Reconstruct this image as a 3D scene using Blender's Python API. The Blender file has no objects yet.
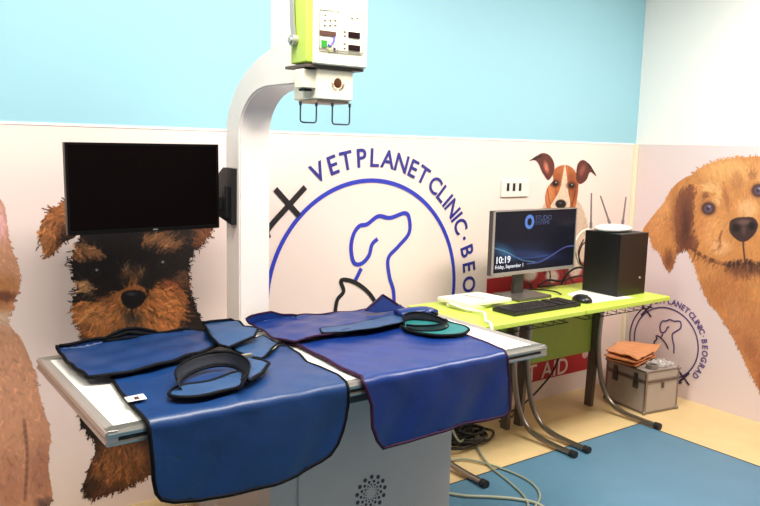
import bpy, bmesh, math, random
import numpy as np
from mathutils import Vector, Matrix
random.seed(5); rng = np.random.default_rng(5)
PI = math.pi
scn = bpy.context.scene
C = scn.collection

# ------------------------------------------------------------------ camera (solved from the room's lines)
FOC = 751.2
CAM = Vector((-4.24667, -3.02693, 1.52493))
RX = Vector((0.81002501, -0.58592683, 0.02343563))
UY = Vector((0.06320151, 0.12696727, 0.98989135))
FW = Vector((0.58297945, 0.80035559, -0.13987813))
cd = bpy.data.cameras.new('camera'); co = bpy.data.objects.new('camera', cd); C.objects.link(co)
m = Matrix((( RX.x, UY.x, -FW.x, CAM.x), (RX.y, UY.y, -FW.y, CAM.y), (RX.z, UY.z, -FW.z, CAM.z), (0, 0, 0, 1)))
co.matrix_world = m
cd.sensor_width = 36; cd.lens = FOC * 36 / 760; cd.clip_start = 0.05
scn.camera = co

# ------------------------------------------------------------------ world, lights, exposure
w = bpy.data.worlds.new('world'); scn.world = w; w.use_nodes = True
w.node_tree.nodes['Background'].inputs[0].default_value = (1.0, 0.93, 0.88, 1)
w.node_tree.nodes['Background'].inputs[1].default_value = 0.22
def area(name, loc, sx, sy, power, col, rot=(0, 0, 0)):
    d = bpy.data.lights.new(name, 'AREA'); d.shape = 'RECTANGLE'; d.size = sx; d.size_y = sy
    d.energy = power; d.color = col
    o = bpy.data.objects.new(name, d); o.location = loc; o.rotation_euler = rot; C.objects.link(o); return o
area('ceiling_lamp_and_fill', (-3.0, -1.3, 2.74), 1.6, 0.4, 66, (1.0, 0.94, 0.86))
area('ceiling_lamp_and_fill', (-0.9, -1.6, 2.74), 1.0, 0.4, 47, (1.0, 0.94, 0.86))
area('ceiling_lamp_and_fill', (-4.7, -1.7, 2.74), 1.0, 0.4, 26, (1.0, 0.93, 0.84))  # unseen fill, placed here to brighten the column's left face
scn.view_settings.view_transform = 'Standard'; scn.view_settings.look = 'None'
scn.view_settings.gamma = 1; scn.view_settings.use_curve_mapping = False
scn.view_settings.exposure = 0.35

# ------------------------------------------------------------------ pixel-frame measurements -> points of the room
def hit(px, py, ax, v):
    d = FW * FOC + RX * (px - 380) + UY * (253 - py)
    t = (v - CAM[ax]) / d[ax]
    return CAM + d * t
def onX(px, py, v): return hit(px, py, 0, v)
def onY(px, py, v): return hit(px, py, 1, v)
def onZ(px, py, v): return hit(px, py, 2, v)
def bw(px, py): p = onY(px, py, 0); return (p.x, p.z)        # back wall (u, z)
def rw(px, py): p = onX(px, py, 0); return (-p.y, p.z)       # right wall (u, z)

# ------------------------------------------------------------------ materials
def s2l(c): return tuple(((x / 255) / 12.92 if x / 255 <= 0.04045 else ((x / 255 + 0.055) / 1.055) ** 2.4) for x in c)
MATS = {}
def mat(name, rgb, rough=0.5, metal=0.0, noise=0.0, nscale=20, bump=0.0, bscale=200, coat=0.0, emis=None, sheen=0.0, trans=0.0, alpha=1.0, spec=0.5):
    if name in MATS: return MATS[name]
    M = bpy.data.materials.new(name); M.use_nodes = True; nt = M.node_tree; b = nt.nodes['Principled BSDF']
    c = s2l(rgb)
    b.inputs['Base Color'].default_value = (*c, 1); b.inputs['Roughness'].default_value = rough
    b.inputs['Metallic'].default_value = metal; b.inputs['Coat Weight'].default_value = coat
    b.inputs['Sheen Weight'].default_value = sheen; b.inputs['Transmission Weight'].default_value = trans
    b.inputs['Alpha'].default_value = alpha; b.inputs['Specular IOR Level'].default_value = spec
    if emis:
        b.inputs['Emission Color'].default_value = (*s2l(emis[0]), 1); b.inputs['Emission Strength'].default_value = emis[1]
    tc = nt.nodes.new('ShaderNodeTexCoord')
    if noise > 0:
        n = nt.nodes.new('ShaderNodeTexNoise'); n.inputs['Scale'].default_value = nscale; n.inputs['Detail'].default_value = 4
        nt.links.new(tc.outputs['Object'], n.inputs['Vector'])
        r = nt.nodes.new('ShaderNodeValToRGB')
        r.color_ramp.elements[0].position = 0.3; r.color_ramp.elements[1].position = 0.7
        r.color_ramp.elements[0].color = (*[x * (1 - noise) for x in c], 1); r.color_ramp.elements[1].color = (*[min(1, x * (1 + noise)) for x in c], 1)
        nt.links.new(n.outputs['Fac'], r.inputs['Fac']); nt.links.new(r.outputs['Color'], b.inputs['Base Color'])
    if bump > 0:
        n = nt.nodes.new('ShaderNodeTexNoise'); n.inputs['Scale'].default_value = bscale; n.inputs['Detail'].default_value = 3
        nt.links.new(tc.outputs['Object'], n.inputs['Vector'])
        bp = nt.nodes.new('ShaderNodeBump'); bp.inputs['Strength'].default_value = bump; bp.inputs['Distance'].default_value = 0.002
        nt.links.new(n.outputs['Fac'], bp.inputs['Height']); nt.links.new(bp.outputs['Normal'], b.inputs['Normal'])
    MATS[name] = M; return M
def attr_mat(name, rough=0.5, emission=0.0):
    M = bpy.data.materials.new(name); M.use_nodes = True; nt = M.node_tree; b = nt.nodes['Principled BSDF']
    a = nt.nodes.new('ShaderNodeVertexColor'); a.layer_name = 'print'
    b.inputs['Roughness'].default_value = rough
    if emission:
        b.inputs['Specular IOR Level'].default_value = 0.1
        b.inputs['Base Color'].default_value = (0.01, 0.01, 0.012, 1)
        nt.links.new(a.outputs['Color'], b.inputs['Emission Color']); b.inputs['Emission Strength'].default_value = emission
    else: nt.links.new(a.outputs['Color'], b.inputs['Base Color'])
    return M

# ------------------------------------------------------------------ object helpers
def tag(o, label=None, cat=None, group=None, kind=None):
    if label: o['label'] = label
    if cat: o['category'] = cat
    if group: o['group'] = group
    if kind: o['kind'] = kind
    return o
def thing(name, label, cat, loc=(0, 0, 0), group=None, rz=0):
    o = bpy.data.objects.new(name, None); C.objects.link(o); o.location = loc; o.empty_display_size = 0.05
    bpy.context.view_layer.update()
    return tag(o, label, cat, group)
def link(name, me, m, parent=None, smooth=False):
    o = bpy.data.objects.new(name, me); C.objects.link(o)
    if m is not None:
        me.materials.clear(); me.materials.append(m)
    if smooth:
        me.polygons.foreach_set('use_smooth', [True] * len(me.polygons))
    if parent is not None:
        loc = Vector((0, 0, 0)); q = parent
        while q is not None: loc += q.location; q = q.parent
        o.parent = parent; me.transform(Matrix.Translation(-loc))
    else:                                            # origin at the base centre of the thing
        co_ = [v.co for v in me.vertices]
        c = Vector(((min(v.x for v in co_) + max(v.x for v in co_)) / 2, (min(v.y for v in co_) + max(v.y for v in co_)) / 2, min(v.z for v in co_)))
        me.transform(Matrix.Translation(-c)); o.location = c
    return o
def obj(name, bm, m, parent=None, smooth=False, auto=None):
    me = bpy.data.meshes.new(name); bmesh.ops.recalc_face_normals(bm, faces=bm.faces)
    if auto is not None:
        for f in bm.faces: f.smooth = True
        for e in bm.edges:
            if len(e.link_faces) == 2 and e.calc_face_angle(0) > auto: e.smooth = False
    bm.to_mesh(me); bm.free()
    return link(name, me, m, parent, smooth)
def BM(): return bmesh.new()
def box(bm, x0, x1, y0, y1, z0, z1, bev=0.0, seg=2):
    t = bmesh.new(); bmesh.ops.create_cube(t, size=1)
    for v in t.verts: v.co = Vector(((x0 + x1) / 2 + v.co.x * (x1 - x0), (y0 + y1) / 2 + v.co.y * (y1 - y0), (z0 + z1) / 2 + v.co.z * (z1 - z0)))
    if bev > 0: bmesh.ops.bevel(t, geom=list(t.edges), offset=bev, segments=seg, profile=0.7, affect='EDGES')
    merge(bm, t); return bm
def merge(bm, t, M=None):
    if M is not None: bmesh.ops.transform(t, matrix=M, verts=t.verts)
    me = bpy.data.meshes.new('tmp'); t.to_mesh(me); t.free(); bm.from_mesh(me); bpy.data.meshes.remove(me)
def cyl(bm, p0, p1, r, r2=None, seg=20):
    p0, p1 = Vector(p0), Vector(p1); d = p1 - p0; t = bmesh.new()
    bmesh.ops.create_cone(t, cap_ends=True, segments=seg, radius1=r, radius2=r if r2 is None else r2, depth=d.length)
    q = Vector((0, 0, 1)).rotation_difference(d.normalized()).to_matrix().to_4x4()
    merge(bm, t, Matrix.Translation((p0 + p1) / 2) @ q); return bm
def catmull(P, n=8, closed=False):
    P = [Vector(p) for p in P]; out = []; N = len(P)
    rngi = range(N) if closed else range(N - 1)
    for i in rngi:
        a = P[(i - 1) % N] if closed or i > 0 else P[i] * 2 - P[i + 1]
        b = P[i]; c = P[(i + 1) % N]
        d = P[(i + 2) % N] if closed or i + 2 < N else c * 2 - b
        for k in range(n):
            t = k / n
            out.append(0.5 * ((2 * b) + (c - a) * t + (2 * a - 5 * b + 4 * c - d) * t * t + (3 * b - a - 3 * c + d) * t ** 3))
    if not closed: out.append(P[-1])
    return out
def tube(bm, pts, r, seg=8, closed=False, flat=None, up=None):
    """swept tube; flat=(a,b) gives an elliptical/strap section with b along 'up'"""
    P = [Vector(p) for p in pts]; N = len(P); rings = []
    prev = None
    for i in range(N):
        if closed: t = P[(i + 1) % N] - P[(i - 1) % N]
        else: t = P[min(i + 1, N - 1)] - P[max(i - 1, 0)]
        if t.length < 1e-9: t = Vector((1, 0, 0))
        t.normalize()
        if up is not None: n = Vector(up) - t * t.dot(Vector(up))
        elif prev is None: n = t.orthogonal()
        else: n = prev - t * t.dot(prev)
        n.normalize(); prev = n; b = t.cross(n)
        ra, rb = flat if flat else (r, r)
        ring = []
        for k in range(seg):
            a = 2 * PI * (k + 0.5) / seg
            ring.append(bm.verts.new(P[i] + b * math.cos(a) * ra + n * math.sin(a) * rb))
        rings.append(ring)
    M_ = N if closed else N - 1
    for i in range(M_):
        a, b = rings[i], rings[(i + 1) % N]
        for k in range(seg): bm.faces.new((a[k], a[(k + 1) % seg], b[(k + 1) % seg], b[k]))
    if not closed:
        bm.faces.new(rings[0][::-1]); bm.faces.new(rings[-1])
    return bm
def prism(bm, pts, d):
    """closed polygon of points extruded by vector d"""
    a = [bm.verts.new(Vector(p)) for p in pts]; b = [bm.verts.new(Vector(p) + Vector(d)) for p in pts]
    n = len(pts)
    f1 = bm.faces.new(a); f2 = bm.faces.new(b[::-1])
    for i in range(n): bm.faces.new((a[i], b[i], b[(i + 1) % n], a[(i + 1) % n]))
    return bm

# ------------------------------------------------------------------ room
def wall_paint(name, axis_low, top_rgb, low_rgb, split, strip=True):
    M = bpy.data.materials.new(name); M.use_nodes = True; nt = M.node_tree; b = nt.nodes['Principled BSDF']; b.inputs['Roughness'].default_value = 0.55
    g = nt.nodes.new('ShaderNodeNewGeometry'); sx = nt.nodes.new('ShaderNodeSeparateXYZ'); nt.links.new(g.outputs['Position'], sx.inputs[0])
    n = nt.nodes.new('ShaderNodeTexNoise'); n.inputs['Scale'].default_value = 1.3; n.inputs['Detail'].default_value = 1
    nt.links.new(g.outputs['Position'], n.inputs['Vector'])
    lo = nt.nodes.new('ShaderNodeMix'); lo.data_type = 'RGBA'
    lo.inputs['A'].default_value = (*s2l(low_rgb[0]), 1); lo.inputs['B'].default_value = (*s2l(low_rgb[1]), 1)
    nt.links.new(n.outputs['Fac'], lo.inputs['Factor'])
    gt = nt.nodes.new('ShaderNodeMath'); gt.operation = 'GREATER_THAN'; gt.inputs[1].default_value = split; nt.links.new(sx.outputs['Z'], gt.inputs[0])
    mx = nt.nodes.new('ShaderNodeMix'); mx.data_type = 'RGBA'; mx.inputs['B'].default_value = (*s2l(top_rgb), 1)
    nt.links.new(gt.outputs[0], mx.inputs['Factor']); nt.links.new(lo.outputs['Result'], mx.inputs['A'])
    nt.links.new(mx.outputs['Result'], b.inputs['Base Color'])
    return M
X0, Y0, HT, ZB = -6.2, -5.0, 2.8, 1.58
M_BACK = wall_paint('back wall paint and mural paper', 0, (154, 205, 221), ((243, 218, 214), (246, 232, 221)), ZB)
M_RIGHT = wall_paint('right wall paint and mural paper', 0, (248, 247, 243), ((230, 212, 218), (230, 214, 208)), ZB)
M_WHITE = mat('white wall paint', (236, 232, 226), 0.6, noise=0.02)
def struct(name, bm, m): o = obj(name, bm, m); o['kind'] = 'structure'; return o
struct('wall_back', box(BM(), X0, 0.1, 0, 0.1, 0, HT), M_BACK)
struct('wall_right', box(BM(), 0, 0.1, Y0, 0, 0, HT), M_RIGHT)
M_BEIGE = mat('beige wall paint', (150, 138, 128), 0.7, noise=0.02)
struct('wall_left', box(BM(), X0 - 0.1, X0, Y0, 0.1, 0, HT), M_BEIGE)
struct('wall_front', box(BM(), X0 - 0.1, 0.1, Y0 - 0.1, Y0, 0, HT), M_BEIGE)
struct('ceiling', box(BM(), X0 - 0.1, 0.1, Y0 - 0.1, 0.1, HT, HT + 0.1), M_WHITE)
struct('floor', box(BM(), X0 - 0.1, 0.1, Y0 - 0.1, 0.1, -0.1, 0), mat('tan vinyl floor', (224, 196, 144), 0.42, noise=0.05, nscale=7, bump=0.05))
struct('trim_1', box(BM(), -0.022, -0.001, -0.022, -0.001, 0, ZB, 0.003), mat('cream corner strip', (245, 236, 205), 0.5))
struct('trim_2', box(BM(), X0, -0.023, -0.003, -0.0005, ZB - 0.005, ZB + 0.005, 0.001), mat('white border strip', (246, 246, 244), 0.5))
mt = obj('floor_mat', box(BM(), X0 + 0.3, -0.632, Y0 + 0.3, -0.602, 0.0005, 0.005, 0.001), mat('blue vinyl mat', (88, 130, 156), 0.4, noise=0.05, nscale=5, bump=0.05))
tag(mt, 'large blue vinyl floor mat spread over the middle of the tan floor', 'floor mat')
e = obj('edge_strip', box(box(BM(), X0 + 0.3, -0.626, -0.6035, -0.5965, 0.0004, 0.0062), -0.6335, -0.6265, Y0 + 0.3, -0.5965, 0.0004, 0.0062), mat('dark mat edge', (60, 60, 62), 0.6), mt); e['label'] = 'dark edge strip'

# ------------------------------------------------------------------ painted wall prints: colour per point on a fine mesh that lies on the wall
class Print:
    def __init__(s, u0, u1, z0, z1, res, conv):
        s.u0, s.z0, s.res, s.conv = u0, z0, res, conv
        s.nu, s.nz = int((u1 - u0) / res), int((z1 - z0) / res)
        s.U, s.Z = np.meshgrid(u0 + (np.arange(s.nu) + 0.5) * res, z0 + (np.arange(s.nz) + 0.5) * res)
        s.col = np.zeros((s.nz, s.nu, 3)); s.A = np.zeros((s.nz, s.nu), bool)
    def P(s, pts): return np.array([s.conv(*p) for p in pts]) if s.conv else np.array(pts, float)
    def inside(s, pts, smooth=True):
        Q = s.P(pts)
        if smooth: Q = np.array([(v.x, v.y) for v in catmull([Vector((a, b, 0)) for a, b in Q], 5, True)])
        r = np.zeros(s.A.shape, bool); n = len(Q); j = n - 1
        for i in range(n):
            (xi, yi), (xj, yj) = Q[i], Q[j]
            if yi != yj:
                c = ((yi > s.Z) != (yj > s.Z)) & (s.U < (xj - xi) * (s.Z - yi) / (yj - yi) + xi); r ^= c
            j = i
        return r
    def poly(s, pts, rgb, smooth=True, new=True, k=1.0):
        m = s.inside(pts, smooth)
        if not new: m &= s.A
        s.col[m] = s.col[m] * (1 - k) + np.array(rgb, float) * k
        if new: s.A |= m
        return m
    def blob(s, c, rx, ry, rgb, k=1.0, soft=0.6, ang=0):
        c0 = np.array(s.conv(*c)) if s.conv else np.array(c, float)
        a = math.radians(ang)
        if s.conv:
            ex = np.array(s.conv(c[0] + rx * math.cos(a), c[1] + rx * math.sin(a))) - c0
            ey = np.array(s.conv(c[0] - ry * math.sin(a), c[1] + ry * math.cos(a))) - c0
        else: ex = np.array((rx * math.cos(a), rx * math.sin(a))); ey = np.array((-ry * math.sin(a), ry * math.cos(a)))
        Mi = np.linalg.inv(np.array([ex, ey]).T)
        d = np.stack([s.U - c0[0], s.Z - c0[1]], -1) @ Mi.T
        r = np.sqrt((d ** 2).sum(-1))
        f = np.clip((1 - r) / max(soft, 1e-3), 0, 1) * k; f = f * s.A
        s.col = s.col * (1 - f[..., None]) + np.array(rgb, float) * f[..., None]
    def line(s, pts, w, rgb, k=1.0):
        Q = [s.conv(*p) if s.conv else p for p in pts]
        Q = catmull([Vector((a, b, 0)) for a, b in Q], 6)
        for a, b in zip(Q[:-1], Q[1:]):
            d = b - a; L = max(d.length_squared, 1e-12)
            t = np.clip(((s.U - a.x) * d.x + (s.Z - a.y) * d.y) / L, 0, 1)
            r = np.hypot(s.U - a.x - t * d.x, s.Z - a.y - t * d.y)
            f = np.clip((w - r) / s.res + 0.5, 0, 1) * k * s.A
            s.col = s.col * (1 - f[..., None]) + np.array(rgb, float) * f[..., None]
    def fur(s, n, L, dirs, jit=0.22, edge=True, region=None, wid=1, curl=0.5, spread=0.35, fringe=0.012):
        """n strokes that pick up the colour where they start; dirs = [(px,py,dx,dy)...] direction hints"""
        m = s.A if region is None else (s.A & region)
        iz, iu = np.nonzero(m); sel = rng.integers(0, len(iz), n); iz, iu = iz[sel], iu[sel]
        base = s.col[iz, iu].copy(); base *= (1 + rng.normal(0, jit, (n, 1))); 
        p = np.stack([s.U[iz, iu], s.Z[iz, iu]], -1)
        D = np.array([np.array(s.conv(a, b)) for a, b, _, _ in dirs]); V = np.array([np.array(s.conv(a + c * 5, b + d * 5)) - np.array(s.conv(a, b)) for a, b, c, d in dirs])
        V /= np.linalg.norm(V, axis=1)[:, None]
        w = 1 / (((p[:, None, :] - D[None]) ** 2).sum(-1) + 1e-4) ** 1.5
        v = (w[..., None] * V[None]).sum(1); v /= np.linalg.norm(v, axis=1)[:, None] + 1e-9
        a = np.arctan2(v[:, 1], v[:, 0]) + rng.normal(0, spread, n)
        ln = L * rng.uniform(0.5, 1.3, n); bend = rng.normal(0, curl, n); S = max(4, int(L * 1.5 / s.res) + 1)
        A0 = s.A.copy(); q = p.copy(); outl = np.zeros(n); lim = fringe * rng.uniform(0, 1.4, n)
        for k in range(S):
            aa = a + bend * k / S; q = q + np.stack([np.cos(aa), np.sin(aa)], -1) * (ln / S)[:, None]
            for ww in range(wid if k < S * 0.6 else 1):
                qq = q + np.stack([-np.sin(aa), np.cos(aa)], -1) * ww * s.res
                ju = ((qq[:, 0] - s.u0) / s.res).astype(int); jz = ((qq[:, 1] - s.z0) / s.res).astype(int)
                ok = (ju >= 0) & (ju < s.nu) & (jz >= 0) & (jz < s.nz)
                cl = A0[np.clip(jz, 0, s.nz - 1), np.clip(ju, 0, s.nu - 1)]
                if ww == 0: outl += (~cl) * ln / S
                ok &= cl | (outl < lim)
                if not edge: ok &= A0[np.clip(jz, 0, s.nz - 1), np.clip(ju, 0, s.nu - 1)]
                if region is not None and not edge: ok &= region[np.clip(jz, 0, s.nz - 1), np.clip(ju, 0, s.nu - 1)]
                s.col[jz[ok], ju[ok]] = 0.35 * s.col[jz[ok], ju[ok]] * A0[jz[ok], ju[ok]][:, None] + base[ok] * (1 - 0.35 * A0[jz[ok], ju[ok]][:, None])
                s.A[jz[ok], ju[ok]] = True
    def tone(s, sat, gain, add=(0, 0, 0)):
        L = s.col.mean(-1, keepdims=True); s.col = np.clip((L + (s.col - L) * sat) * gain + np.array(add, float), 0, 255)
    def mesh(s, name, place, m, parent=None, clip=None):
        A = s.A.copy()
        if clip is not None: A &= clip
        idx = -np.ones((s.nz + 1, s.nu + 1), int)
        need = np.zeros_like(idx, bool)
        need[:-1, :-1] |= A; need[1:, :-1] |= A; need[:-1, 1:] |= A; need[1:, 1:] |= A
        jz, ju = np.nonzero(need); idx[jz, ju] = np.arange(len(jz))
        us, zs = s.u0 + ju * s.res, s.z0 + jz * s.res
        co_ = place(us, zs).astype(np.float32)
        acc = np.zeros((s.nz + 1, s.nu + 1, 3)); cnt = np.zeros((s.nz + 1, s.nu + 1, 1))
        cA = s.col * A[..., None]
        for a, b in ((0, 0), (1, 0), (0, 1), (1, 1)):
            acc[a:a + s.nz, b:b + s.nu] += cA; cnt[a:a + s.nz, b:b + s.nu, 0] += A
        c = np.clip(acc[jz, ju] / np.maximum(cnt[jz, ju], 1), 0, 255) / 255
        lin = np.where(c <= 0.04045, c / 12.92, ((c + 0.055) / 1.055) ** 2.4)
        fz, fu = np.nonzero(A)
        F = np.stack([idx[fz, fu], idx[fz, fu + 1], idx[fz + 1, fu + 1], idx[fz + 1, fu]], 1)
        me = bpy.data.meshes.new(name); me.vertices.add(len(co_)); me.vertices.foreach_set('co', co_.ravel())
        me.loops.add(F.size); me.loops.foreach_set('vertex_index', F.ravel().astype(np.int32))
        me.polygons.add(len(F)); me.polygons.foreach_set('loop_start', (np.arange(len(F)) * 4).astype(np.int32))
        me.update(calc_edges=True); me.validate()
        at = me.color_attributes.new('print', 'FLOAT_COLOR', 'POINT')
        at.data.foreach_set('color', np.concatenate([lin, np.ones((len(lin), 1))], 1).astype(np.float32).ravel())
        return link(name, me, m, parent)
def on_back(off):
    return lambda u, z: np.stack([u, np.full(len(u), -off), z], 1)
def on_right(off):
    return lambda u, z: np.stack([np.full(len(u), -off), -u, z], 1)
M_PRINT = attr_mat('printed mural ink', 0.5)

# --- black and tan puppy behind the table
p = Print(-3.78, -2.80, 0.02, 1.34, 0.003, bw)
p.poly([(80, 240), (72, 262), (77, 290), (73, 305), (76, 320), (82, 338), (78, 380), (80, 420), (96, 445), (88, 470), (84, 488), (92, 497), (125, 488), (160, 470), (215, 455), (226, 400), (214, 340), (200, 318), (190, 290), (189, 262), (196, 240), (185, 205), (150, 190), (110, 192), (85, 205)], (30, 22, 20))
p.poly([(70, 200), (58, 206), (46, 216), (39, 232), (42, 247), (48, 258), (57, 249), (66, 240), (76, 236), (82, 215)], (150, 92, 52))
p.poly([(192, 215), (207, 212), (212, 228), (204, 240), (196, 250), (190, 240)], (120, 72, 45))
p.blob((44, 235), 10, 20, (190, 125, 75), 0.8)
p.blob((68, 235), 12, 16, (40, 26, 22), 0.9)
p.blob((130, 250), 60, 50, (22, 16, 16), .6)
p.poly([(73, 309), (84, 300), (98, 302), (112, 294), (124, 289), (135, 284), (150, 289), (160, 281), (176, 284), (186, 297), (183, 316), (170, 328), (145, 338), (110, 338), (84, 333)], (196, 122, 66), new=False)
p.blob((100, 316), 26, 16, (226, 148, 86), 0.85); p.blob((165, 300), 22, 16, (222, 136, 76), 0.8)
p.poly([(74, 258), (80, 249), (92, 246), (104, 252), (106, 259), (96, 261), (82, 263)], (156, 106, 68), new=False); p.poly([(140, 246), (146, 237), (160, 234), (174, 240), (178, 250), (166, 254), (150, 252)], (142, 96, 62), new=False)
p.poly([(78, 286), (83, 279), (93, 283), (98, 291), (92, 294), (82, 292)], (188, 140, 96), new=False); p.poly([(172, 278), (180, 270), (187, 276), (184, 288)], (104, 70, 50), new=False)
p.blob((168, 285), 16, 8, (196, 104, 58), .8); p.blob((110, 300), 14, 8, (176, 112, 66), .7)
p.blob((132, 278), 16, 9, (128, 92, 62), 0.8); p.blob((126, 272), 4, 8, (168, 128, 90), 0.7, ang=-30); p.blob((140, 274), 4, 8, (160, 120, 82), .7, ang=25); p.blob((132, 262), 4, 10, (34, 26, 24), .8)
p.blob((132, 315), 13, 13, (70, 58, 50), 0.95); p.blob((132, 330), 24, 8, (150, 96, 60), .7); p.blob((88, 330), 10, 12, (120, 70, 44), .6)
p.blob((120, 460), 45, 34, (142, 88, 50), 0.9); p.blob((88, 440), 14, 30, (36, 28, 24), 0.9); p.blob((110, 490), 30, 10, (96, 56, 38), 0.7)
dirs = [(132, 298, 0, 1), (100, 310, -1, .35), (165, 305, 1, .3), (96, 255, -.8, -.6), (165, 245, .8, -.6), (130, 240, 0, -1), (110, 330, -.3, 1), (150, 330, .3, 1),
        (128, 280, 0, -1), (48, 230, -.3, 1), (60, 210, -1, -.1), (205, 225, .5, 1), (195, 300, 1, .7), (78, 320, -1, .5), (100, 440, -.2, 1), (150, 450, .2, 1), (90, 480, -.4, .8), (200, 400, .7, .8)]
p.fur(3200, 0.045, dirs, 0.22, wid=2, fringe=.012, spread=.3, curl=.6); p.fur(5200, 0.035, dirs, 0.32, wid=1, fringe=0.018, spread=.35, curl=.7)
for (x, y) in ((96, 272), (162, 264)):
    p.blob((x, y), 12, 9, (18, 13, 12), 0.85); p.blob((x, y), 5.5, 5, (58, 50, 34), 1, 0.4); p.blob((x, y), 3.6, 3.6, (8, 6, 6), 1, 0.4); p.blob((x + .6, y - 2), 1.7, 1.6, (225, 225, 232), 1, 0.6)
p.poly([(121, 295), (126, 291), (134, 290), (142, 291), (146, 296), (143, 303), (138, 307), (132, 309), (126, 307), (122, 302)], (20, 17, 20), new=False)
p.blob((131, 294), 7, 2.5, (92, 88, 96), 0.8); p.blob((127, 302), 3, 2.5, (4, 4, 4), 1); p.blob((139, 301), 3, 2.5, (4, 4, 4), 1); p.line([(132, 307), (132, 316)], .003, (10, 8, 8), .8)
tag(p.mesh('dog_print', on_back(0.0015), M_PRINT), 'printed black and tan long-haired puppy on the wall below the black monitor', 'wall print', 'dog pictures printed on the walls')

# --- big golden dog at the left end
p = Print(-4.5, -3.5, 0.03, 1.45, 0.003, bw)
p.poly([(-150, 170), (-60, 172), (-10, 192), (4, 205), (7, 226), (11, 248), (18, 264), (20, 285), (13, 304), (8, 322), (24, 345), (34, 372), (42, 405), (50, 432), (48, 465), (52, 500), (36, 510), (10, 512), (-60, 540), (-200, 600), (-260, 420), (-240, 220)], (196, 132, 92))
p.blob((-2, 222), 12, 26, (226, 158, 166), 0.9, 0.8); p.blob((4, 292), 20, 26, (178, 108, 50), 0.95); p.blob((4, 296), 18, 7, (96, 44, 24), 0.8); p.blob((0, 318), 16, 10, (205, 170, 140), 0.8)
p.blob((10, 400), 40, 60, (206, 138, 96), 0.7); p.blob((40, 470), 16, 40, (166, 104, 76), 0.8); p.blob((10, 480), 20, 40, (176, 112, 82), 0.7); p.blob((46, 503), 14, 9, (84, 58, 54), 0.9)
dirs = [(0, 220, .2, 1), (5, 290, .8, .5), (20, 360, .5, 1), (40, 440, .3, 1), (0, 460, 0, 1), (45, 500, .3, 1)]
p.fur(3000, 0.035, dirs, 0.09, wid=2, fringe=.01); p.fur(2500, 0.025, dirs, 0.12, wid=1)
p.line([(24, 420), (27, 455), (25, 500)], 0.006, (120, 70, 52), 0.6)
p.tone(0.8, 1.05, (10, 8, 10))
tag(p.mesh('dog_print', on_back(0.0015), M_PRINT), 'printed golden curly-haired dog cut off by the left edge of the picture', 'wall print', 'dog pictures printed on the walls')

# --- brown and white terrier looking over the red banner
p = Print(-1.15, -0.3, 0.55, 1.52, 0.0022, bw)
p.poly([(547, 200), (577, 200), (590, 235), (596, 275), (585, 300), (515, 300), (520, 260), (535, 230)], (214, 190, 170))
p.poly([(520, 262), (590, 262), (596, 300), (512, 300)], (150, 32, 34), smooth=False)
for a_, b_, c_ in ((540, 548, 556), (566, 570, 580), (522, 526, 534)): p.line([(a_, 266), (b_, 278), (c_, 292)], .008, (60, 26, 28), .8)
for c, rx, ry, a in (((530, 275), 9, 7, -30), (((552, 276)), 8, 8, 20), ((575, 268), 8, 12, 10)): p.blob(c, rx, ry, (214, 196, 180), 1, 0.4, a)
p.line([(545, 262), (550, 275), (546, 292)], .006, (50, 30, 30)); p.line([(562, 266), (566, 280), (560, 292)], .006, (60, 30, 30)); p.line([(583, 240), (578, 252), (582, 268)], .006, (50, 34, 34))
p.poly([(553, 180), (547, 188), (545, 200), (548, 212), (556, 220), (568, 220), (574, 210), (577, 197), (578, 182), (574, 170), (566, 165), (557, 167), (552, 173)], (186, 104, 58))
p.poly([(529, 161), (536, 156), (543, 153), (550, 156), (554, 164), (553, 173), (548, 180), (542, 172), (538, 163), (534, 160)], (96, 44, 36))
p.poly([(576, 172), (578, 163), (583, 160), (589, 164), (593, 170), (596, 176), (590, 172), (586, 180), (580, 184), (576, 180)], (92, 42, 36))
p.blob((546, 167), 3.2, 8, (204, 120, 96), 0.95, ang=-15); p.blob((582, 170), 3.5, 8, (150, 84, 70), 0.9, ang=20)
p.line([(529, 161), (535, 158), (541, 156)], .007, (40, 26, 26)); p.line([(588, 165), (593, 170), (596, 176)], .006, (40, 26, 26))
p.blob((549, 193), 6, 14, (214, 138, 84), 0.8); p.blob((574, 190), 5, 14, (150, 76, 42), 0.9); p.blob((557, 178), 6, 8, (150, 78, 46), .7); p.blob((571, 178), 5, 8, (140, 70, 42), .7)
p.line([(547, 188), (549, 200), (552, 207)], .004, (110, 54, 36), .6); p.line([(575, 190), (573, 200), (571, 207)], .005, (96, 46, 32), .6)
p.line([(555, 187), (556, 196), (553, 203)], .004, (120, 62, 40), .6); p.line([(569, 189), (569, 197), (571, 204)], .004, (104, 52, 36), .6)
p.poly([(564.5, 163), (566, 172), (567, 182), (568, 192), (570, 203), (567, 208), (551, 208), (553, 201), (558, 193), (561, 183), (563, 172)], (226, 200, 176), new=False)
p.fur(2600, 0.016, [(564, 170, 0, -1), (552, 190, -.3, 1), (574, 190, .3, 1), (562, 205, 0, 1)], 0.14, edge=False)
for c in ((555, 183.5), (571, 185.5)): p.blob(c, 6.5, 5, (64, 30, 22), .95, .7); p.blob(c, 3, 3, (14, 10, 10), 1, .3); p.blob((c[0] + .6, c[1] - 1), .9, .9, (220, 220, 220))
p.blob((560.5, 204), 6, 5, (14, 12, 14), 1, .25); p.blob((560, 203), 2, 1.2, (110, 110, 120), .9); p.line([(555, 212), (562, 213), (569, 210)], .003, (60, 30, 30))
tag(p.mesh('dog_print', on_back(0.0026), M_PRINT), 'printed brown and white terrier peeking above the computer monitor', 'wall print', 'dog pictures printed on the walls')

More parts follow.
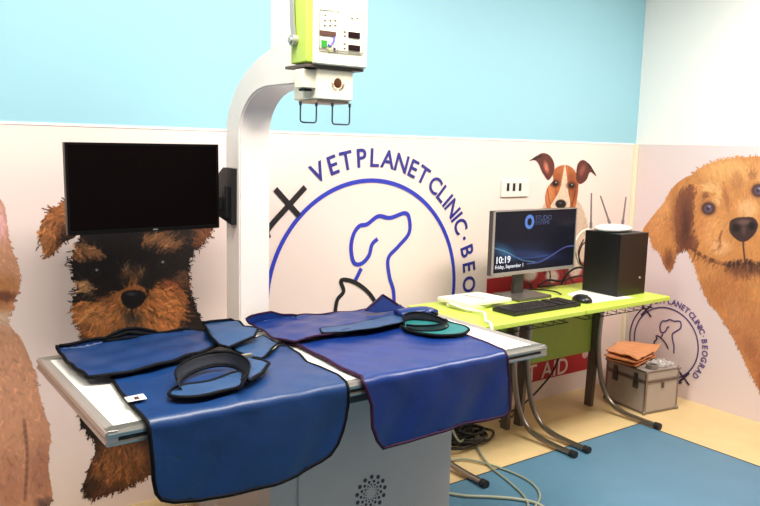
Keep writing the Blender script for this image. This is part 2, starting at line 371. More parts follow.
# --- big orange dog on the right wall
p = Print(0.08, 1.75, 0.03, 1.56, 0.003, rw)
p.poly([(684, 182), (691, 176), (702, 167), (722, 160), (748, 157), (775, 157), (805, 165), (828, 185), (838, 230), (832, 280), (850, 330), (880, 400), (900, 500), (820, 455), (770, 408), (757, 385), (745, 362), (735, 340), (722, 318), (708, 300), (699, 280), (694, 262), (686, 248), (678, 215), (682, 190)], (206, 132, 66))
p.poly([(692, 177), (680, 181), (671, 190), (665, 201), (657, 211), (649, 221), (643, 231), (650, 238), (653, 247), (660, 253), (663, 263), (669, 271), (674, 264), (677, 254), (688, 248), (700, 240), (700, 200)], (202, 128, 62))
p.poly([(815, 170), (835, 180), (850, 200), (862, 240), (850, 290), (835, 300), (825, 250)], (180, 104, 56))
p.blob((728, 172), 36, 16, (234, 166, 92), 0.85); p.blob((775, 172), 30, 18, (220, 148, 82), 0.7)
p.blob((657, 222), 10, 24, (214, 140, 78), 0.8); p.blob((664, 205), 10, 14, (224, 154, 90), 0.7)
p.poly([(680, 190), (690, 184), (697, 188), (694, 205), (695, 228), (700, 244), (694, 250), (684, 248), (677, 256), (676, 235), (675, 212)], (100, 48, 34), new=False, k=.75)
p.blob((686, 225), 9, 34, (72, 32, 26), 0.9, 0.9); p.blob((676, 215), 7, 34, (140, 76, 44), 0.7, .9); p.blob((669, 258), 8, 14, (112, 58, 38), 0.8)
p.blob((714, 232), 16, 26, (226, 152, 84), 0.8); p.blob((702, 225), 7, 20, (206, 126, 66), .6); p.blob((722, 246), 14, 10, (230, 168, 110), 0.8); p.blob((748, 210), 14, 12, (234, 172, 112), 0.85)
p.blob((710, 188), 9, 7, (240, 182, 112), .9); p.blob((706, 195), 6, 4, (116, 60, 36), .8, ang=-15); p.blob((719, 196), 4, 16, (238, 178, 110), .8, ang=6); p.blob((727, 200), 3.5, 16, (160, 92, 50), .7, ang=-8)
p.blob((737, 182), 8, 14, (176, 108, 58), .6); p.blob((753, 177), 6, 5, (150, 88, 48), .8); p.blob((760, 182), 10, 4, (236, 176, 112), .6)
p.blob((724, 290), 30, 26, (184, 110, 58), 0.8); p.blob((745, 330), 30, 40, (184, 110, 66), 0.7); p.blob((708, 270), 14, 12, (204, 132, 72), .7); p.blob((770, 380), 26, 50, (170, 92, 54), .8); p.blob((735, 310), 10, 24, (206, 134, 82), .5, ang=-25); p.blob((752, 350), 8, 22, (150, 84, 52), .5, ang=-20)
p.blob((745, 268), 26, 10, (110, 60, 40), .85); p.blob((775, 275), 20, 10, (126, 70, 46), .8)
p.line([(690, 246), (700, 254), (712, 260), (727, 264)], 0.012, (104, 54, 34), 0.7)
p.line([(727, 264), (740, 262), (752, 262), (770, 266), (795, 258)], 0.016, (66, 36, 30), 0.85)
p.line([(722, 231), (720, 238), (721, 246)], .006, (140, 78, 44), .7)
dirs = [(744, 200, 0, -1), (720, 170, -.5, -1), (700, 230, -.6, .8), (720, 250, -.5, .7), (688, 210, -.1, 1), (655, 225, -.5, 1), (668, 255, 0, 1), (710, 290, -.2, 1), (740, 340, -.2, 1), (770, 400, -.1, 1), (790, 170, .5, -1), (800, 240, .6, .8), (760, 260, .1, 1), (755, 240, .2, .6)]
p.fur(5200, 0.045, dirs, 0.055, wid=2, fringe=0.013, spread=.25, curl=.5); p.fur(6500, 0.028, dirs, 0.075, wid=1, spread=.3, curl=.5, fringe=.010)
for c in ((708.5, 208.5), (758.5, 190.5)):
    p.blob(c, 11, 10, (124, 66, 44), .85, .7); p.blob(c, 8, 7.5, (60, 30, 28), 1, .35); p.blob(c, 5.6, 5.4, (104, 84, 108), 1, .5); p.blob((c[0] - .4, c[1] + .2), 2.8, 3, (44, 30, 44), .9, .6); p.blob((c[0] + 1, c[1] - 2), 1.6, 1.4, (170, 160, 186), .9)
p.poly([(730, 222), (736, 218), (746, 217), (754, 218), (758, 224), (756, 232), (750, 239), (743, 242), (736, 239), (730, 232)], (58, 36, 36), new=False)
p.blob((744, 222), 9, 4, (112, 80, 76), .8); p.blob((744, 230), 3, 7, (96, 68, 66), .7); p.blob((736, 228), 5, 5, (20, 12, 14), 1, .5); p.blob((752, 226), 4.5, 5, (20, 12, 14), 1, .5); p.line([(743, 241), (744, 252), (745, 262)], .005, (84, 46, 34))
p.tone(0.86, 1.02, (6, 5, 5))
tag(p.mesh('dog_print', on_right(0.0015), M_PRINT), 'printed big orange dog with grey-blue eyes on the right wall', 'wall print', 'dog pictures printed on the walls')

# ------------------------------------------------------------------ text
def glyphs(txt, size, depth=0.001, weight=0.0, spacing=1.0, align='LEFT'):
    cu = bpy.data.curves.new('t', 'FONT'); cu.body = txt; cu.size = size; cu.extrude = depth / 2; cu.offset = weight; cu.space_character = spacing; cu.align_x = align
    cu.resolution_u = 4
    o = bpy.data.objects.new('t', cu); C.objects.link(o); bpy.context.view_layer.update()
    dg = bpy.context.evaluated_depsgraph_get(); me = bpy.data.meshes.new_from_object(o.evaluated_get(dg))
    bpy.data.objects.remove(o); bpy.data.curves.remove(cu)
    t = bmesh.new(); t.from_mesh(me); bpy.data.meshes.remove(me); return t
WB = Matrix(((1, 0, 0, 0), (0, 0, -1, 0), (0, 1, 0, 0), (0, 0, 0, 1)))          # (u, z, out) -> back wall (x, z, -y)
WR = Matrix(((0, 0, -1, 0), (-1, 0, 0, 0), (0, 1, 0, 0), (0, 0, 0, 1)))         # (u, z, out) -> right wall (-y, z, -x)
def ribbon(bm, pts, w, d=0.001, n=6, closed=False, off=0.0):
    Q = catmull([Vector((a, b, 0)) for a, b in pts], n, closed); N = len(Q); rows = []
    for i in range(N):
        t = (Q[(i + 1) % N] - Q[i - 1]) if closed else (Q[min(i + 1, N - 1)] - Q[max(i - 1, 0)])
        t.normalize(); nn = Vector((-t.y, t.x, 0)) * w / 2
        rows.append([bm.verts.new(Q[i] + nn + Vector((0, 0, z + off))) for z in (0, d)] + [bm.verts.new(Q[i] - nn + Vector((0, 0, z + off))) for z in (d, 0)])
    for i in range(N if closed else N - 1):
        a, b = rows[i], rows[(i + 1) % N]
        for k in range(4): bm.faces.new((a[k], a[(k + 1) % 4], b[(k + 1) % 4], b[k]))
    if not closed: bm.faces.new(rows[0]); bm.faces.new(rows[-1][::-1])
    return bm
ANG = dict(zip(range(22), [])) if False else None
LET = [('V', 116.5), ('E', 109.2), ('T', 102.4), ('P', 95.1), ('L', 88.6), ('A', 81.4), ('N', 74.0), ('E', 67.4), ('T', 61.0), ('C', 52.7), ('L', 46.8), ('I', 42.4), ('N', 37.6), ('I', 32.8), ('C', 28.0),
       ('B', 15.4), ('E', 7.7), ('O', -0.8), ('G', -9.4), ('R', -18.0), ('A', -26.4), ('D', -34.8)]
C4 = lambda L: [bw(220 + a / 2.53, 130 + b / 2.53) for a, b in L]
LC = (-2.1086, 0.7911)
def loc_(P): return [(a - LC[0], b - LC[1]) for a, b in P]
DOGL = loc_(C4([(398, 275), (384, 290), (376, 318), (357, 338), (338, 335), (331, 300), (337, 265), (352, 243), (372, 238), (400, 218), (430, 222), (468, 210), (479, 228), (477, 262), (450, 295), (425, 325), (428, 370), (438, 405), (440, 440), (441, 470)]))
CATL = loc_(C4([(290, 465), (296, 430), (312, 408), (306, 380), (340, 385), (376, 412), (402, 452)]))
NECK = loc_(C4([(357, 350), (350, 364), (342, 380)]))
def logo(M, cen, k, c_ring, c_let, c_dark, label, off, second=False):
    T = M @ Matrix.Translation((cen[0], cen[1], off)) @ Matrix.Scale(k, 4)
    base = T @ Vector((0, 0, 0))
    t = thing('clinic_logo', label, 'wall logo', base)
    def put(name, bm, m):
        bmesh.ops.transform(bm, matrix=T, verts=bm.verts); return obj(name, bm, m, t)
    R = 0.5693
    put('ring', ribbon(BM(), [(R * math.cos(a * PI / 36), R * math.sin(a * PI / 36)) for a in range(72)], 0.021, 0.001 / k, 2, True), c_ring)
    bm = BM()
    for ch, a in LET:
        g = glyphs(ch, 0.127, 0.0012 / k, 0.0022 if not second else 0.004, align='CENTER')
        r = 0.6815; aa = math.radians(a)
        merge(bm, g, Matrix.Translation((r * math.cos(aa), r * math.sin(aa), 0.0006 / k)) @ Matrix.Rotation(aa - PI / 2, 4, 'Z') @ Matrix.Diagonal((0.93, 1, 1, 1)) @ Matrix.Translation((0, -0.044, 0)))
    d = math.radians(21.6); cyl(bm, (0.68 * math.cos(d), 0.68 * math.sin(d), 0), (0.68 * math.cos(d), 0.68 * math.sin(d), 0.0012 / k), 0.010, seg=16)
    put('lettering', bm, c_let)
    put('dog_outline', ribbon(ribbon(BM(), DOGL, 0.021, 0.001 / k), NECK, 0.021, 0.001 / k), c_ring)
    put('cat_outline', ribbon(BM(), CATL, 0.021, 0.001 / k, off=0.0004 / k), c_dark)
    bm = BM()
    if not second:
        a, b = loc_([bw(275, 189), bw(299, 216)]); c_, d_, e_ = loc_([bw(305, 187), bw(268, 229), bw(268, 238)])
        ribbon(bm, [a, b], 0.027, 0.001 / k, off=0.0006 / k); ribbon(bm, [c_, loc_([bw(287, 207)])[0], d_, e_], 0.027, 0.0012 / k, off=0.0008 / k)
    else:
        for ang in (130, -52):
            q = math.radians(ang); cx_, cy_ = 0.6 * math.cos(q), 0.6 * math.sin(q)
            ribbon(bm, [(cx_ - 0.1, cy_ + 0.09), (cx_ + 0.1, cy_ - 0.09)], 0.03, 0.001 / k, off=0.0006 / k)
            ribbon(bm, [(cx_ - 0.085, cy_ - 0.10), (cx_ + 0.085, cy_ + 0.10)], 0.03, 0.0012 / k, off=0.0008 / k)
        r2 = 0.655
        ribbon(bm, [(r2 * math.cos(math.radians(a)), r2 * math.sin(math.radians(a))) for a in range(130, 222, 8)], 0.02, 0.001 / k)
        ribbon(bm, [(r2 * math.cos(math.radians(a)), r2 * math.sin(math.radians(a))) for a in range(262, 310, 8)], 0.02, 0.001 / k)
    put('crossed_strokes', bm, c_dark)
    return t
logo(WB, LC, 1.0, mat('logo blue', (44, 58, 186), 0.5), mat('logo navy', (44, 46, 138), 0.5), mat('logo black', (24, 20, 26), 0.5), 'large blue round clinic logo on the back wall behind the table', 0.002)
logo(WR, (0.3208, 0.3247), 0.4017, mat('logo violet', (78, 58, 118), 0.5), mat('logo violet text', (104, 84, 140), 0.5), mat('logo dark violet', (54, 38, 70), 0.5), 'small violet round clinic logo on the right wall behind the silver case', 0.002, True)

# red first aid banner print
t = thing('banner_print', 'red printed banner reading first aid on the wall under the green desks', 'wall print', (-0.8, 0, 0.125))
obj('red_field', box(BM(), -1.29, -0.30, -0.0018, -0.0004, 0.125, 0.80), mat('banner red', (182, 40, 46), 0.5, noise=0.05), t)
bm = BM(); merge(bm, glyphs('FIRST AID', 0.144, 0.001, 0.0012, 1.04, 'RIGHT'), WB @ Matrix.Translation((-0.545, 0.135, 0.0024)))
obj('lettering', bm, mat('banner pale letters', (232, 214, 206), 0.5), t)['label'] = 'pale capital lettering'
bm = BM()
pc = bw(585, 352)
for dx, dz, r in ((0, -0.012, 0.03), (-0.042, 0.02, 0.013), (-0.016, 0.042, 0.014), (0.016, 0.042, 0.014), (0.042, 0.02, 0.013)):
    cyl(bm, (pc[0] + dx, -0.0018, pc[1] + dz), (pc[0] + dx, -0.0028, pc[1] + dz), r, seg=20)
obj('paw_emblem', bm, mat('banner pale emblem', (214, 176, 170), 0.5), t)

# wall socket
t = thing('wall_socket', 'white wall socket plate with three dark slots left of the terrier print', 'socket', (bw(514, 188)[0], 0, bw(514, 188)[1]))
(a, b), (c, d) = bw(500, 197), bw(528, 180)
obj('plate', box(BM(), a, c, -0.012, -0.0005, b, d, 0.003), mat('socket white', (238, 234, 228), 0.35), t)
for px in (506.5, 512.5, 518.5):
    (u, z) = bw(px, 187); o = obj('slot', box(BM(), u - 0.010, u + 0.010, -0.0135, -0.0122, z - 0.022, z + 0.022, 0.0005), mat('socket dark', (30, 30, 34), 0.4), t); o['label'] = 'dark narrow slot'

# ------------------------------------------------------------------ X-ray table
M_ALU = mat('brushed aluminium', (176, 174, 168), 0.32, 0.85, noise=0.04, nscale=60)
M_LAM = mat('white laminate', (240, 238, 230), 0.3, noise=0.01)
M_GREY = mat('pale grey painted steel', (206, 190, 180), 0.45, noise=0.02, nscale=4)
M_DARK = mat('dark rubber', (28, 27, 28), 0.55)
M_CHROME = mat('chrome', (190, 184, 178), 0.15, 1.0)
TX0, TX1, TY0, TY1, TZ = -3.735, -2.125, -1.185, -0.41, 0.80
t = thing('examination_table', 'long white X-ray table with aluminium rim on a grey steel pedestal', 'table', (-2.93, -0.8, 0))
obj('tabletop', box(BM(), TX0 + 0.03, TX1 - 0.03, TY0 + 0.035, TY1 - 0.035, TZ - 0.03, TZ + 0.001, 0.002), M_LAM, t)
def rail(yf, s):   # long extruded rim with a groove; yf = outer face, s = direction outward
    P = [(0.0, 0.0), (-0.004, 0.006), (-0.038, 0.004), (-0.038, -0.036), (0.0, -0.036), (0.002, -0.030), (0.0, -0.024), (-0.006, -0.022), (-0.006, -0.015), (0.002, -0.013), (0.003, -0.004)]
    bm = BM(); prism(bm, [(TX0 + 0.002, yf + s * a, TZ + b) for a, b in P], (TX1 - TX0 - 0.004, 0, 0)); return bm
obj('side_rail', rail(TY0, -1), M_ALU, t, auto=0.5); obj('side_rail', rail(TY1, 1), M_ALU, t, auto=0.5)
bm = BM(); box(bm, TX0 + 0.01, TX1 - 0.01, TY0 - 0.0005, TY0 + 0.0055, TZ - 0.0215, TZ - 0.0155)
obj('groove', bm, M_DARK, t)['label'] = 'black groove in the rim'
for xo, sg in ((TX0, 1), (TX1, -1)):
    P = [(0.004, 0.001), (0.010, 0.005), (0.034, 0.003), (0.034, -0.034), (0.006, -0.036), (0.0, -0.028), (0.005, -0.022), (0.005, -0.014), (0.0, -0.008)]
    bm = prism(BM(), [(xo + sg * (q[0] - 0.006), TY0 - 0.001, TZ + q[1]) for q in P], (0, TY1 - TY0 + 0.002, 0))
    obj('end_profile', bm, mat('satin end profile', (188, 180, 174), 0.38, 0.6), t, auto=0.5)
bm = BM(); box(bm, -3.30, -2.30, -1.10, -1.06, 0.705, 0.762, 0.003); box(bm, -3.30, -2.30, -0.52, -0.48, 0.705, 0.762, 0.003)
box(bm, -3.30, -3.26, -1.06, -0.52, 0.705, 0.762, 0.003); box(bm, -2.34, -2.30, -1.06, -0.52, 0.705, 0.762, 0.003)
obj('float_frame', bm, mat('underframe grey', (120, 116, 112), 0.4, 0.6), t)
bm = BM(); box(bm, -3.20, -2.39, -1.02, -0.56, 0.675, 0.705, 0.004)
obj('pedestal_flange', bm, M_GREY, t)
bm = BM(); box(bm, -3.18, -2.41, -0.995, -0.58, 0.04, 0.675, 0.004)
ped = obj('pedestal', bm, M_GREY, t)
obj('front_panel', box(BM(), -3.078, -2.503, -1.001, -0.9955, 0.06, 0.668, 0.0015), M_GREY, ped)
obj('plinth', box(BM(), -3.15, -2.44, -0.97, -0.61, 0.0, 0.04), M_DARK, t)
bm = BM()
ec = onY(371, 493, -1.001)
for ring_, (n, rr, r, ph) in enumerate(((13, 0.060, 0.0078, 0.1), (13, 0.043, 0.0055, 0.34), (13, 0.031, 0.0036, 0.1), (13, 0.023, 0.0022, 0.34))):
    for k in range(n):
        a = 2 * PI * k / n + ph; x, z = ec.x + rr * math.cos(a), ec.z + rr * math.sin(a)
        cyl(bm, (x, -1.0012, z), (x, -1.0022, z), r, seg=12)
for k in range(3): 
    a0 = onY(400 + k * 7, 507, -1.001); cyl(bm, (a0.x, -1.0012, a0.z), (a0.x, -1.0022, a0.z), 0.004, seg=10)
obj('dotted_emblem', bm, mat('emblem dark', (56, 44, 46), 0.5), t)['label'] = 'emblem of dark dots in a ring'

# ------------------------------------------------------------------ X-ray stand with arm and head
M_CREAM = mat('warm white enamel', (247, 240, 234), 0.4, noise=0.01)
M_HEAD = mat('ivory housing', (244, 240, 218), 0.35)
M_LIME = mat('lime plastic', (186, 214, 92), 0.4)
t = thing('xray_machine', 'white floor-mounted X-ray stand with curved arm and control head', 'x-ray machine', (-2.935, -0.34, 0))
outer = [(-0.275, 1.27), (-0.275, 1.40), (-0.275, 1.53), (-0.285, 1.61), (-0.315, 1.67), (-0.372, 1.735), (-0.448, 1.785), (-0.529, 1.822), (-0.60, 1.842), (-0.66, 1.85), (-0.92, 1.85)]
inner = [(-0.398, 1.27), (-0.398, 1.40), (-0.398, 1.53), (-0.402, 1.585), (-0.425, 1.635), (-0.466, 1.675), (-0.515, 1.702), (-0.565, 1.716), (-0.62, 1.722), (-0.68, 1.722), (-0.92, 1.722)]
oo = catmull([(0, a, b) for a, b in outer], 5); ii = catmull([(0, a, b) for a, b in inner], 5)
oo.insert(0, Vector((0, -0.275, 0.02))); ii.insert(0, Vector((0, -0.398, 0.02)))
bm = BM(); XA, XB = -3.0, -2.87
L = [[bm.verts.new((x, q.y, q.z)) for q in (o_, i_)] for x in (XA, XB) for o_, i_ in zip(oo, ii)]
n = len(oo)
for k in range(n - 1):
    A0, A1, B0, B1 = L[k], L[k + 1], L[n + k], L[n + k + 1]
    bm.faces.new((A0[0], A1[0], A1[1], A0[1])); bm.faces.new((B0[0], B0[1], B1[1], B1[0]))
    bm.faces.new((A0[0], B0[0], B1[0], A1[0])); bm.faces.new((A0[1], A1[1], B1[1], B0[1]))
bm.faces.new((L[0][0], L[0][1], L[n][1], L[n][0])); bm.faces.new((L[n - 1][0], L[2 * n - 1][0], L[2 * n - 1][1], L[n - 1][1]))
bmesh.ops.remove_doubles(bm, verts=bm.verts, dist=1e-5)
es = [e for e in bm.edges if len(e.link_faces) == 2 and e.calc_face_angle(0) > 0.9]
bmesh.ops.bevel(bm, geom=es, offset=0.006, segments=2, affect='EDGES')
obj('column_arm', bm, M_CREAM, t, auto=0.6)
obj('base_plate', box(BM(), -3.09, -2.78, -0.46, -0.10, 0.0, 0.02, 0.004), M_GREY, t)
obj('riser', box(BM(), -2.998, -2.872, -0.885, -0.642, 1.845, 2.45, 0.006), M_CREAM, t)
# head
hd = obj('head_housing', box(BM(), -3.035, -2.838, -1.0, -0.88, 1.772, 2.09, 0.010, 3), M_HEAD, t, auto=0.6)
bm = BM(); box(bm, -3.058, -3.030, -0.988, -0.893, 1.776, 2.07, 0.008, 3)
obj('green_side_panel', bm, M_LIME, hd, auto=0.6)['label'] = 'lime green side panel'
bm = BM(); tube(bm, [(-3.064, -0.915, 2.07), (-3.066, -0.912, 1.98), (-3.066, -0.916, 1.90), (-3.064, -0.925, 1.845)], 0, 8, flat=(0.013, 0.005), up=(1, 0, 0))
cyl(bm, (-3.058, -0.925, 1.845), (-3.074, -0.925, 1.845), 0.017); cyl(bm, (-3.074, -0.925, 1.845), (-3.082, -0.925, 1.845), 0.009)
obj('release_lever', bm, mat('lever grey', (172, 172, 170), 0.4, 0.3), hd, auto=0.6)
def face(px, py): q = onY(px, py, -1.0); return q.x, q.z
def fr(name, x0p, y0p, x1p, y1p, d, m, par, bev=0.0):
    (xa, za), (xb, zb) = face(x0p, y0p), face(x1p, y1p)
    return obj(name, box(BM(), xa, xb, -1.0005 - d, -1.0003, min(za, zb), max(za, zb), bev), m, par)
pn = fr('control_panel', 319, 9.5, 363, 53, 0.0012, mat('panel ivory', (240, 238, 220), 0.4), hd)
bm = BM()
q = [face(319.5, 9.5), face(363, 14.5), face(362.5, 54), face(319, 49.5)]
for a, b in zip(q, q[1:] + q[:1]): tube(bm, [(a[0], -1.0022, a[1]), (b[0], -1.0022, b[1])], 0.0011, 4)
a, b = face(338, 12), face(337, 51); tube(bm, [(a[0], -1.0022, a[1]), (b[0], -1.0022, b[1])], 0.0009, 4)
obj('panel_outline', bm, mat('panel line', (110, 100, 80), 0.5), pn)
for nm, r, c in (('display', (348, 31.5, 359.5, 39), (36, 20, 22)), ('display', (348, 44.5, 359.5, 51.5), (36, 20, 22)), ('display', (319.5, 30, 335.5, 37), (96, 70, 60))):
    fr(nm, *r, 0.003, mat('display %d' % c[0], c, 0.2), pn, 0.0006)
fr('start_key', 321, 40, 326.5, 47.5, 0.003, mat('key green', (48, 150, 50), 0.4), pn)['label'] = 'green key'
bm = BM(); P = [face(334, 37.5), face(333, 42), face(330, 46), (face(327.5, 44.5))]
tube(bm, [(a, -1.0025, b) for a, b in P], 0.0034, 6); obj('dog_symbol', bm, mat('key violet', (96, 88, 196), 0.4), pn)['label'] = 'small violet animal symbol'
fr('key', 333, 47.5, 335.2, 52, 0.002, mat('key dark', (50, 44, 60), 0.4), pn); fr('key', 328.6, 49, 330.6, 52, 0.002, mat('key yellow', (214, 206, 60), 0.4), pn)
for ry, xs in ((15.3, (325,)), (20.5, (324.5, 330, 335)), (25.5, (324.5, 330, 335)), (18.5, (352, 357)), (32, (344.3,)), (36, (344.3,)), (44, (344.3,)), (48.5, (344.3,))):
    for x in xs: fr('key', x - 1.1, ry - 1.0, x + 1.1, ry + 1.0, 0.002, mat('key olive', (112, 108, 70), 0.4), pn)
obj('rotation_plate', box(BM(), -3.06, -2.845, -0.99, -0.86, 1.762, 1.771, 0.002), mat('plate brown grey', (92, 80, 72), 0.5), hd)  # thin dark brownish grey plate between head and collimator
# collimator
cl = obj('collimator', box(BM(), -3.016, -2.881, -0.985, -0.84, 1.668, 1.7615, 0.007, 3), M_HEAD, t, auto=0.6)
obj('side_block', box(BM(), -3.062, -3.012, -0.978, -0.925, 1.700, 1.757, 0.005, 3), M_HEAD, cl, auto=0.6)
bm = BM(); box(bm, -3.050, -3.022, -0.965, -0.93, 1.692, 1.6995, 0.003); obj('light_slot', bm, M_DARK, cl)['label'] = 'dark slot under the side block'
obj('underside_tray', box(BM(), -3.01, -2.888, -0.975, -0.86, 1.658, 1.6675, 0.003), mat('tray tan', (208, 184, 160), 0.5), cl)
bm = BM(); q = onY(338, 84, -0.986)
tt = bmesh.new(); bmesh.ops.create_uvsphere(tt, u_segments=20, v_segments=10, radius=0.0145)
merge(bm, tt, Matrix.Translation((q.x, -0.9852, q.z + 0.003)) @ Matrix.Diagonal((1, 0.12, 1.05, 1)))
obj('knob_emblem', bm, mat('bronze', (116, 74, 44), 0.35, 0.6), cl)['label'] = 'bronze round emblem'
bm = BM()
for sgn in (-1, 1):
    for k in range(4):
        a = math.radians(-90 + sgn * (20 + 22 * k)); tube(bm, catmull([(q.x + math.cos(a) * 0.016, -0.986, q.z + math.sin(a) * 0.016), (q.x + math.cos(a) * 0.024 , -0.986, q.z + math.sin(a) * 0.022 + 0.002)], 2), 0.0018, 6)
obj('emblem_rays', bm, mat('bronze light', (176, 132, 104), 0.4, 0.3), cl)
for (xa, xb, yt, yb, yy) in ((300.5, 316.5, 99, 122.5, -0.94), (332.5, 349.8, 100, 124.5, -0.97)):
    a, b, c, d = onY(xa, yt, yy), onY(xa, yb, yy), onY(xb, yb, yy), onY(xb, yt, yy)
    a.z = d.z = 1.66; b.z = c.z = (b.z + c.z) / 2; b.x = a.x; c.x = d.x
    e_ = 0.008
    pts = [a, b + Vector((0, 0, e_)), b + Vector((e_ * .3, 0, e_ * .3)), b + Vector((e_, 0, 0)), c - Vector((e_, 0, 0)), c + Vector((-e_ * .3, 0, e_ * .3)), c + Vector((0, 0, e_)), d]
    bm = tube(BM(), pts, 0.0026, 8); cyl(bm, a - Vector((0, 0, .012)), a, .0045); cyl(bm, d - Vector((0, 0, .012)), d, .0045)
    obj('steel_loop', bm, mat('blued steel', (96, 104, 118), 0.3, 0.8), cl, auto=0.6)
obj('bracket_pin', cyl(BM(), (-2.935, -0.90, 1.70), (-2.935, -0.90, 1.785), 0.03), M_DARK, t)

# ------------------------------------------------------------------ black monitor on a bracket
t = thing('wall_monitor', 'black widescreen monitor mounted on a bracket at the white column', 'monitor', (-3.32, -0.31, 1.2))
A_, B_, C_, D_ = [onY(x, y, -0.33) for x, y in ((62, 142.5), (217, 144), (221, 227), (69, 234.5))]
fl = [Vector(A_), Vector(B_), Vector(C_), Vector(D_)]
fl = [Vector((-3.617, -0.33, 1.514)), Vector((-3.063, -0.33, 1.521)), Vector((-3.047, -0.33, 1.200)), Vector((-3.601, -0.33, 1.200))]
ux = ((fl[1] - fl[0]) + (fl[2] - fl[3])).normalized(); uz = ((fl[0] - fl[3]) + (fl[1] - fl[2])); uz = (uz - ux * uz.dot(ux)).normalized(); un = uz.cross(ux)
ce = sum(fl, Vector()) / 4; hw = 0.277; hh = 0.159
MT = Matrix(((ux.x, un.x, uz.x, ce.x), (ux.y, un.y, uz.y, ce.y), (ux.z, un.z, uz.z, ce.z), (0, 0, 0, 1)))    # local (x right, y into wall, z up)
def loc_obj(name, bm, m, par, MT, **k):
    bmesh.ops.transform(bm, matrix=MT, verts=bm.verts); return obj(name, bm, m, par, **k)
loc_obj('casing', box(BM(), -hw, hw, 0, 0.028, -hh, hh, 0.003), mat('black plastic', (20, 20, 22), 0.4), t, MT)
bz = loc_obj('bezel', box(box(box(box(BM(), -hw, hw, -0.004, 0, -hh, -hh + 0.014), -hw, hw, -0.004, 0, hh - 0.009, hh), -hw, -hw + 0.009, -0.004, 0, -hh + .014, hh - .009), hw - 0.009, hw, -0.004, 0, -hh + .014, hh - .009), mat('black bezel', (9, 8, 9), 0.4, spec=0.2), t, MT)
loc_obj('screen', box(BM(), -hw + 0.009, hw - 0.009, -0.002, -0.0002, -hh + 0.014, hh - 0.009), mat('dark screen glass', (12, 8, 8), 0.3, spec=0.04), t, MT)
loc_obj('maker_mark', box(BM(), 0.018, 0.036, -0.0046, -0.0041, -hh + 0.0045, -hh + 0.0095), mat('mark grey', (120, 118, 116), 0.5), bz, MT)
bm = BM(); box(bm, -3.20, -3.08, -0.300, -0.280, 1.30, 1.42, 0.004); box(bm, -3.10, -3.02, -0.315, -0.275, 1.27, 1.32, 0.006)
obj('bracket_arm', bm, M_DARK, t)
bm = BM(); prism(bm, [(-3.0005, -0.245, 1.24), (-3.0005, -0.375, 1.215), (-3.0005, -0.378, 1.43), (-3.0005, -0.30, 1.432), (-3.0005, -0.262, 1.41), (-3.0005, -0.25, 1.35)], (-0.022, 0, 0))
box(bm, -3.034, -3.02, -0.35, -0.29, 1.24, 1.36, 0.004)
obj('bracket_plate', bm, M_DARK, t, auto=0.5)

# ------------------------------------------------------------------ fabric sheets (aprons)
FY = -1.200; ZT = 0.8105; RB = 0.022
def mapper(z0, amp=0.002, ph=0.0, flare=0.0):
    def f(u, v):
        wv = amp * (math.sin(u * 23 + v * 9 + ph) + math.sin(v * 31 - u * 7 + ph * 2) + 0.6 * math.sin(u * 51 + v * 40))
        if v >= FY + RB: return Vector((u, min(v, -0.43), z0 + wv + amp * 1.5))
        s = FY + RB - v; L_ = RB * PI / 2
        rr = RB + 0.0
        if s < L_:
            a = s / rr; return Vector((u, FY + RB - (rr + wv) * math.sin(a) , z0 - rr + (rr + wv + amp * 1.5) * math.cos(a)))
        h = s - L_
        bul = flare * math.sin(min(1, h / 0.25) * PI / 2) + amp * 3.4 * min(1, h / 0.1) * (math.sin(u * 17 + ph + h * 6) + 0.5 * math.sin(u * 38 + h * 25 + ph))
        return Vector((u, FY - bul - wv * max(0, 1 - h * 20), z0 - rr - h))
    return f
def T_(px, py, z=ZT): q = onZ(px, py, z); return (q.x, max(q.y, FY + RB * 0.4))
def F_(px, py): q = onY(px, py, FY); return (q.x, FY + RB - (RB * PI / 2 + (ZT - RB - q.z)))
def sheet(name, outline, fn, m, par, pipe=None, thick=0.004, step=0.02, sm=0, pr=0.0058):
    P = [Vector((a, b, 0)) for a, b in outline]
    if sm: P = catmull(P, sm, True)
    D = []
    for a, b in zip(P, P[1:] + P[:1]):
        k = max(1, int((b - a).length / 0.012))
        for i in range(k): D.append(a.lerp(b, i / k))
    bm = BM(); vs = [bm.verts.new(q) for q in D]; bm.faces.new(vs)
    bmesh.ops.triangulate(bm, faces=bm.faces[:])
    xs = [q.x for q in D]; ys = [q.y for q in D]
    for ax, lo, hi in ((0, min(xs), max(xs)), (1, min(ys), max(ys))):
        c = lo + step / 2
        while c < hi:
            st = step
            if ax == 1 and FY - 0.03 < c < FY + RB + 0.005: st = step / 4
            no = (1, 0, 0) if ax == 0 else (0, 1, 0); pt = (c, 0, 0) if ax == 0 else (0, c, 0)
            bmesh.ops.bisect_plane(bm, geom=bm.verts[:] + bm.edges[:] + bm.faces[:], plane_co=pt, plane_no=no, dist=1e-5)
            c += st
    for v in bm.verts: v.co = fn(v.co.x, v.co.y)
    for f in bm.faces:
        f.normal_update()
    o = obj(name, bm, m, par, smooth=True)
    md = o.modifiers.new('thickness', 'SOLIDIFY'); md.thickness = thick; md.offset = 0
    if pipe:
        obj('piping', tube(BM(), [fn(q.x, q.y) for q in D], pr, 6, closed=True), pipe, o, smooth=True)
    return o
def fabric(name, rgb, rough):
    return mat(name, rgb, rough, noise=0.10, nscale=9, bump=0.35, bscale=45, spec=0.6)
F_BLUE = fabric('slate blue coated fabric', (8, 50, 102), 0.40)
F_LITE = fabric('lighter blue fabric', (34, 70, 114), 0.5)
F_ROYAL = fabric('royal blue coated fabric', (5, 42, 112), 0.36)
F_PIPE = mat('black piping', (6, 6, 11), 0.7, spec=0.15); F_PIPE2 = mat('plum piping', (52, 18, 46), 0.7, spec=0.2); F_NAVY = fabric('navy webbing', (8, 15, 32), 0.7)

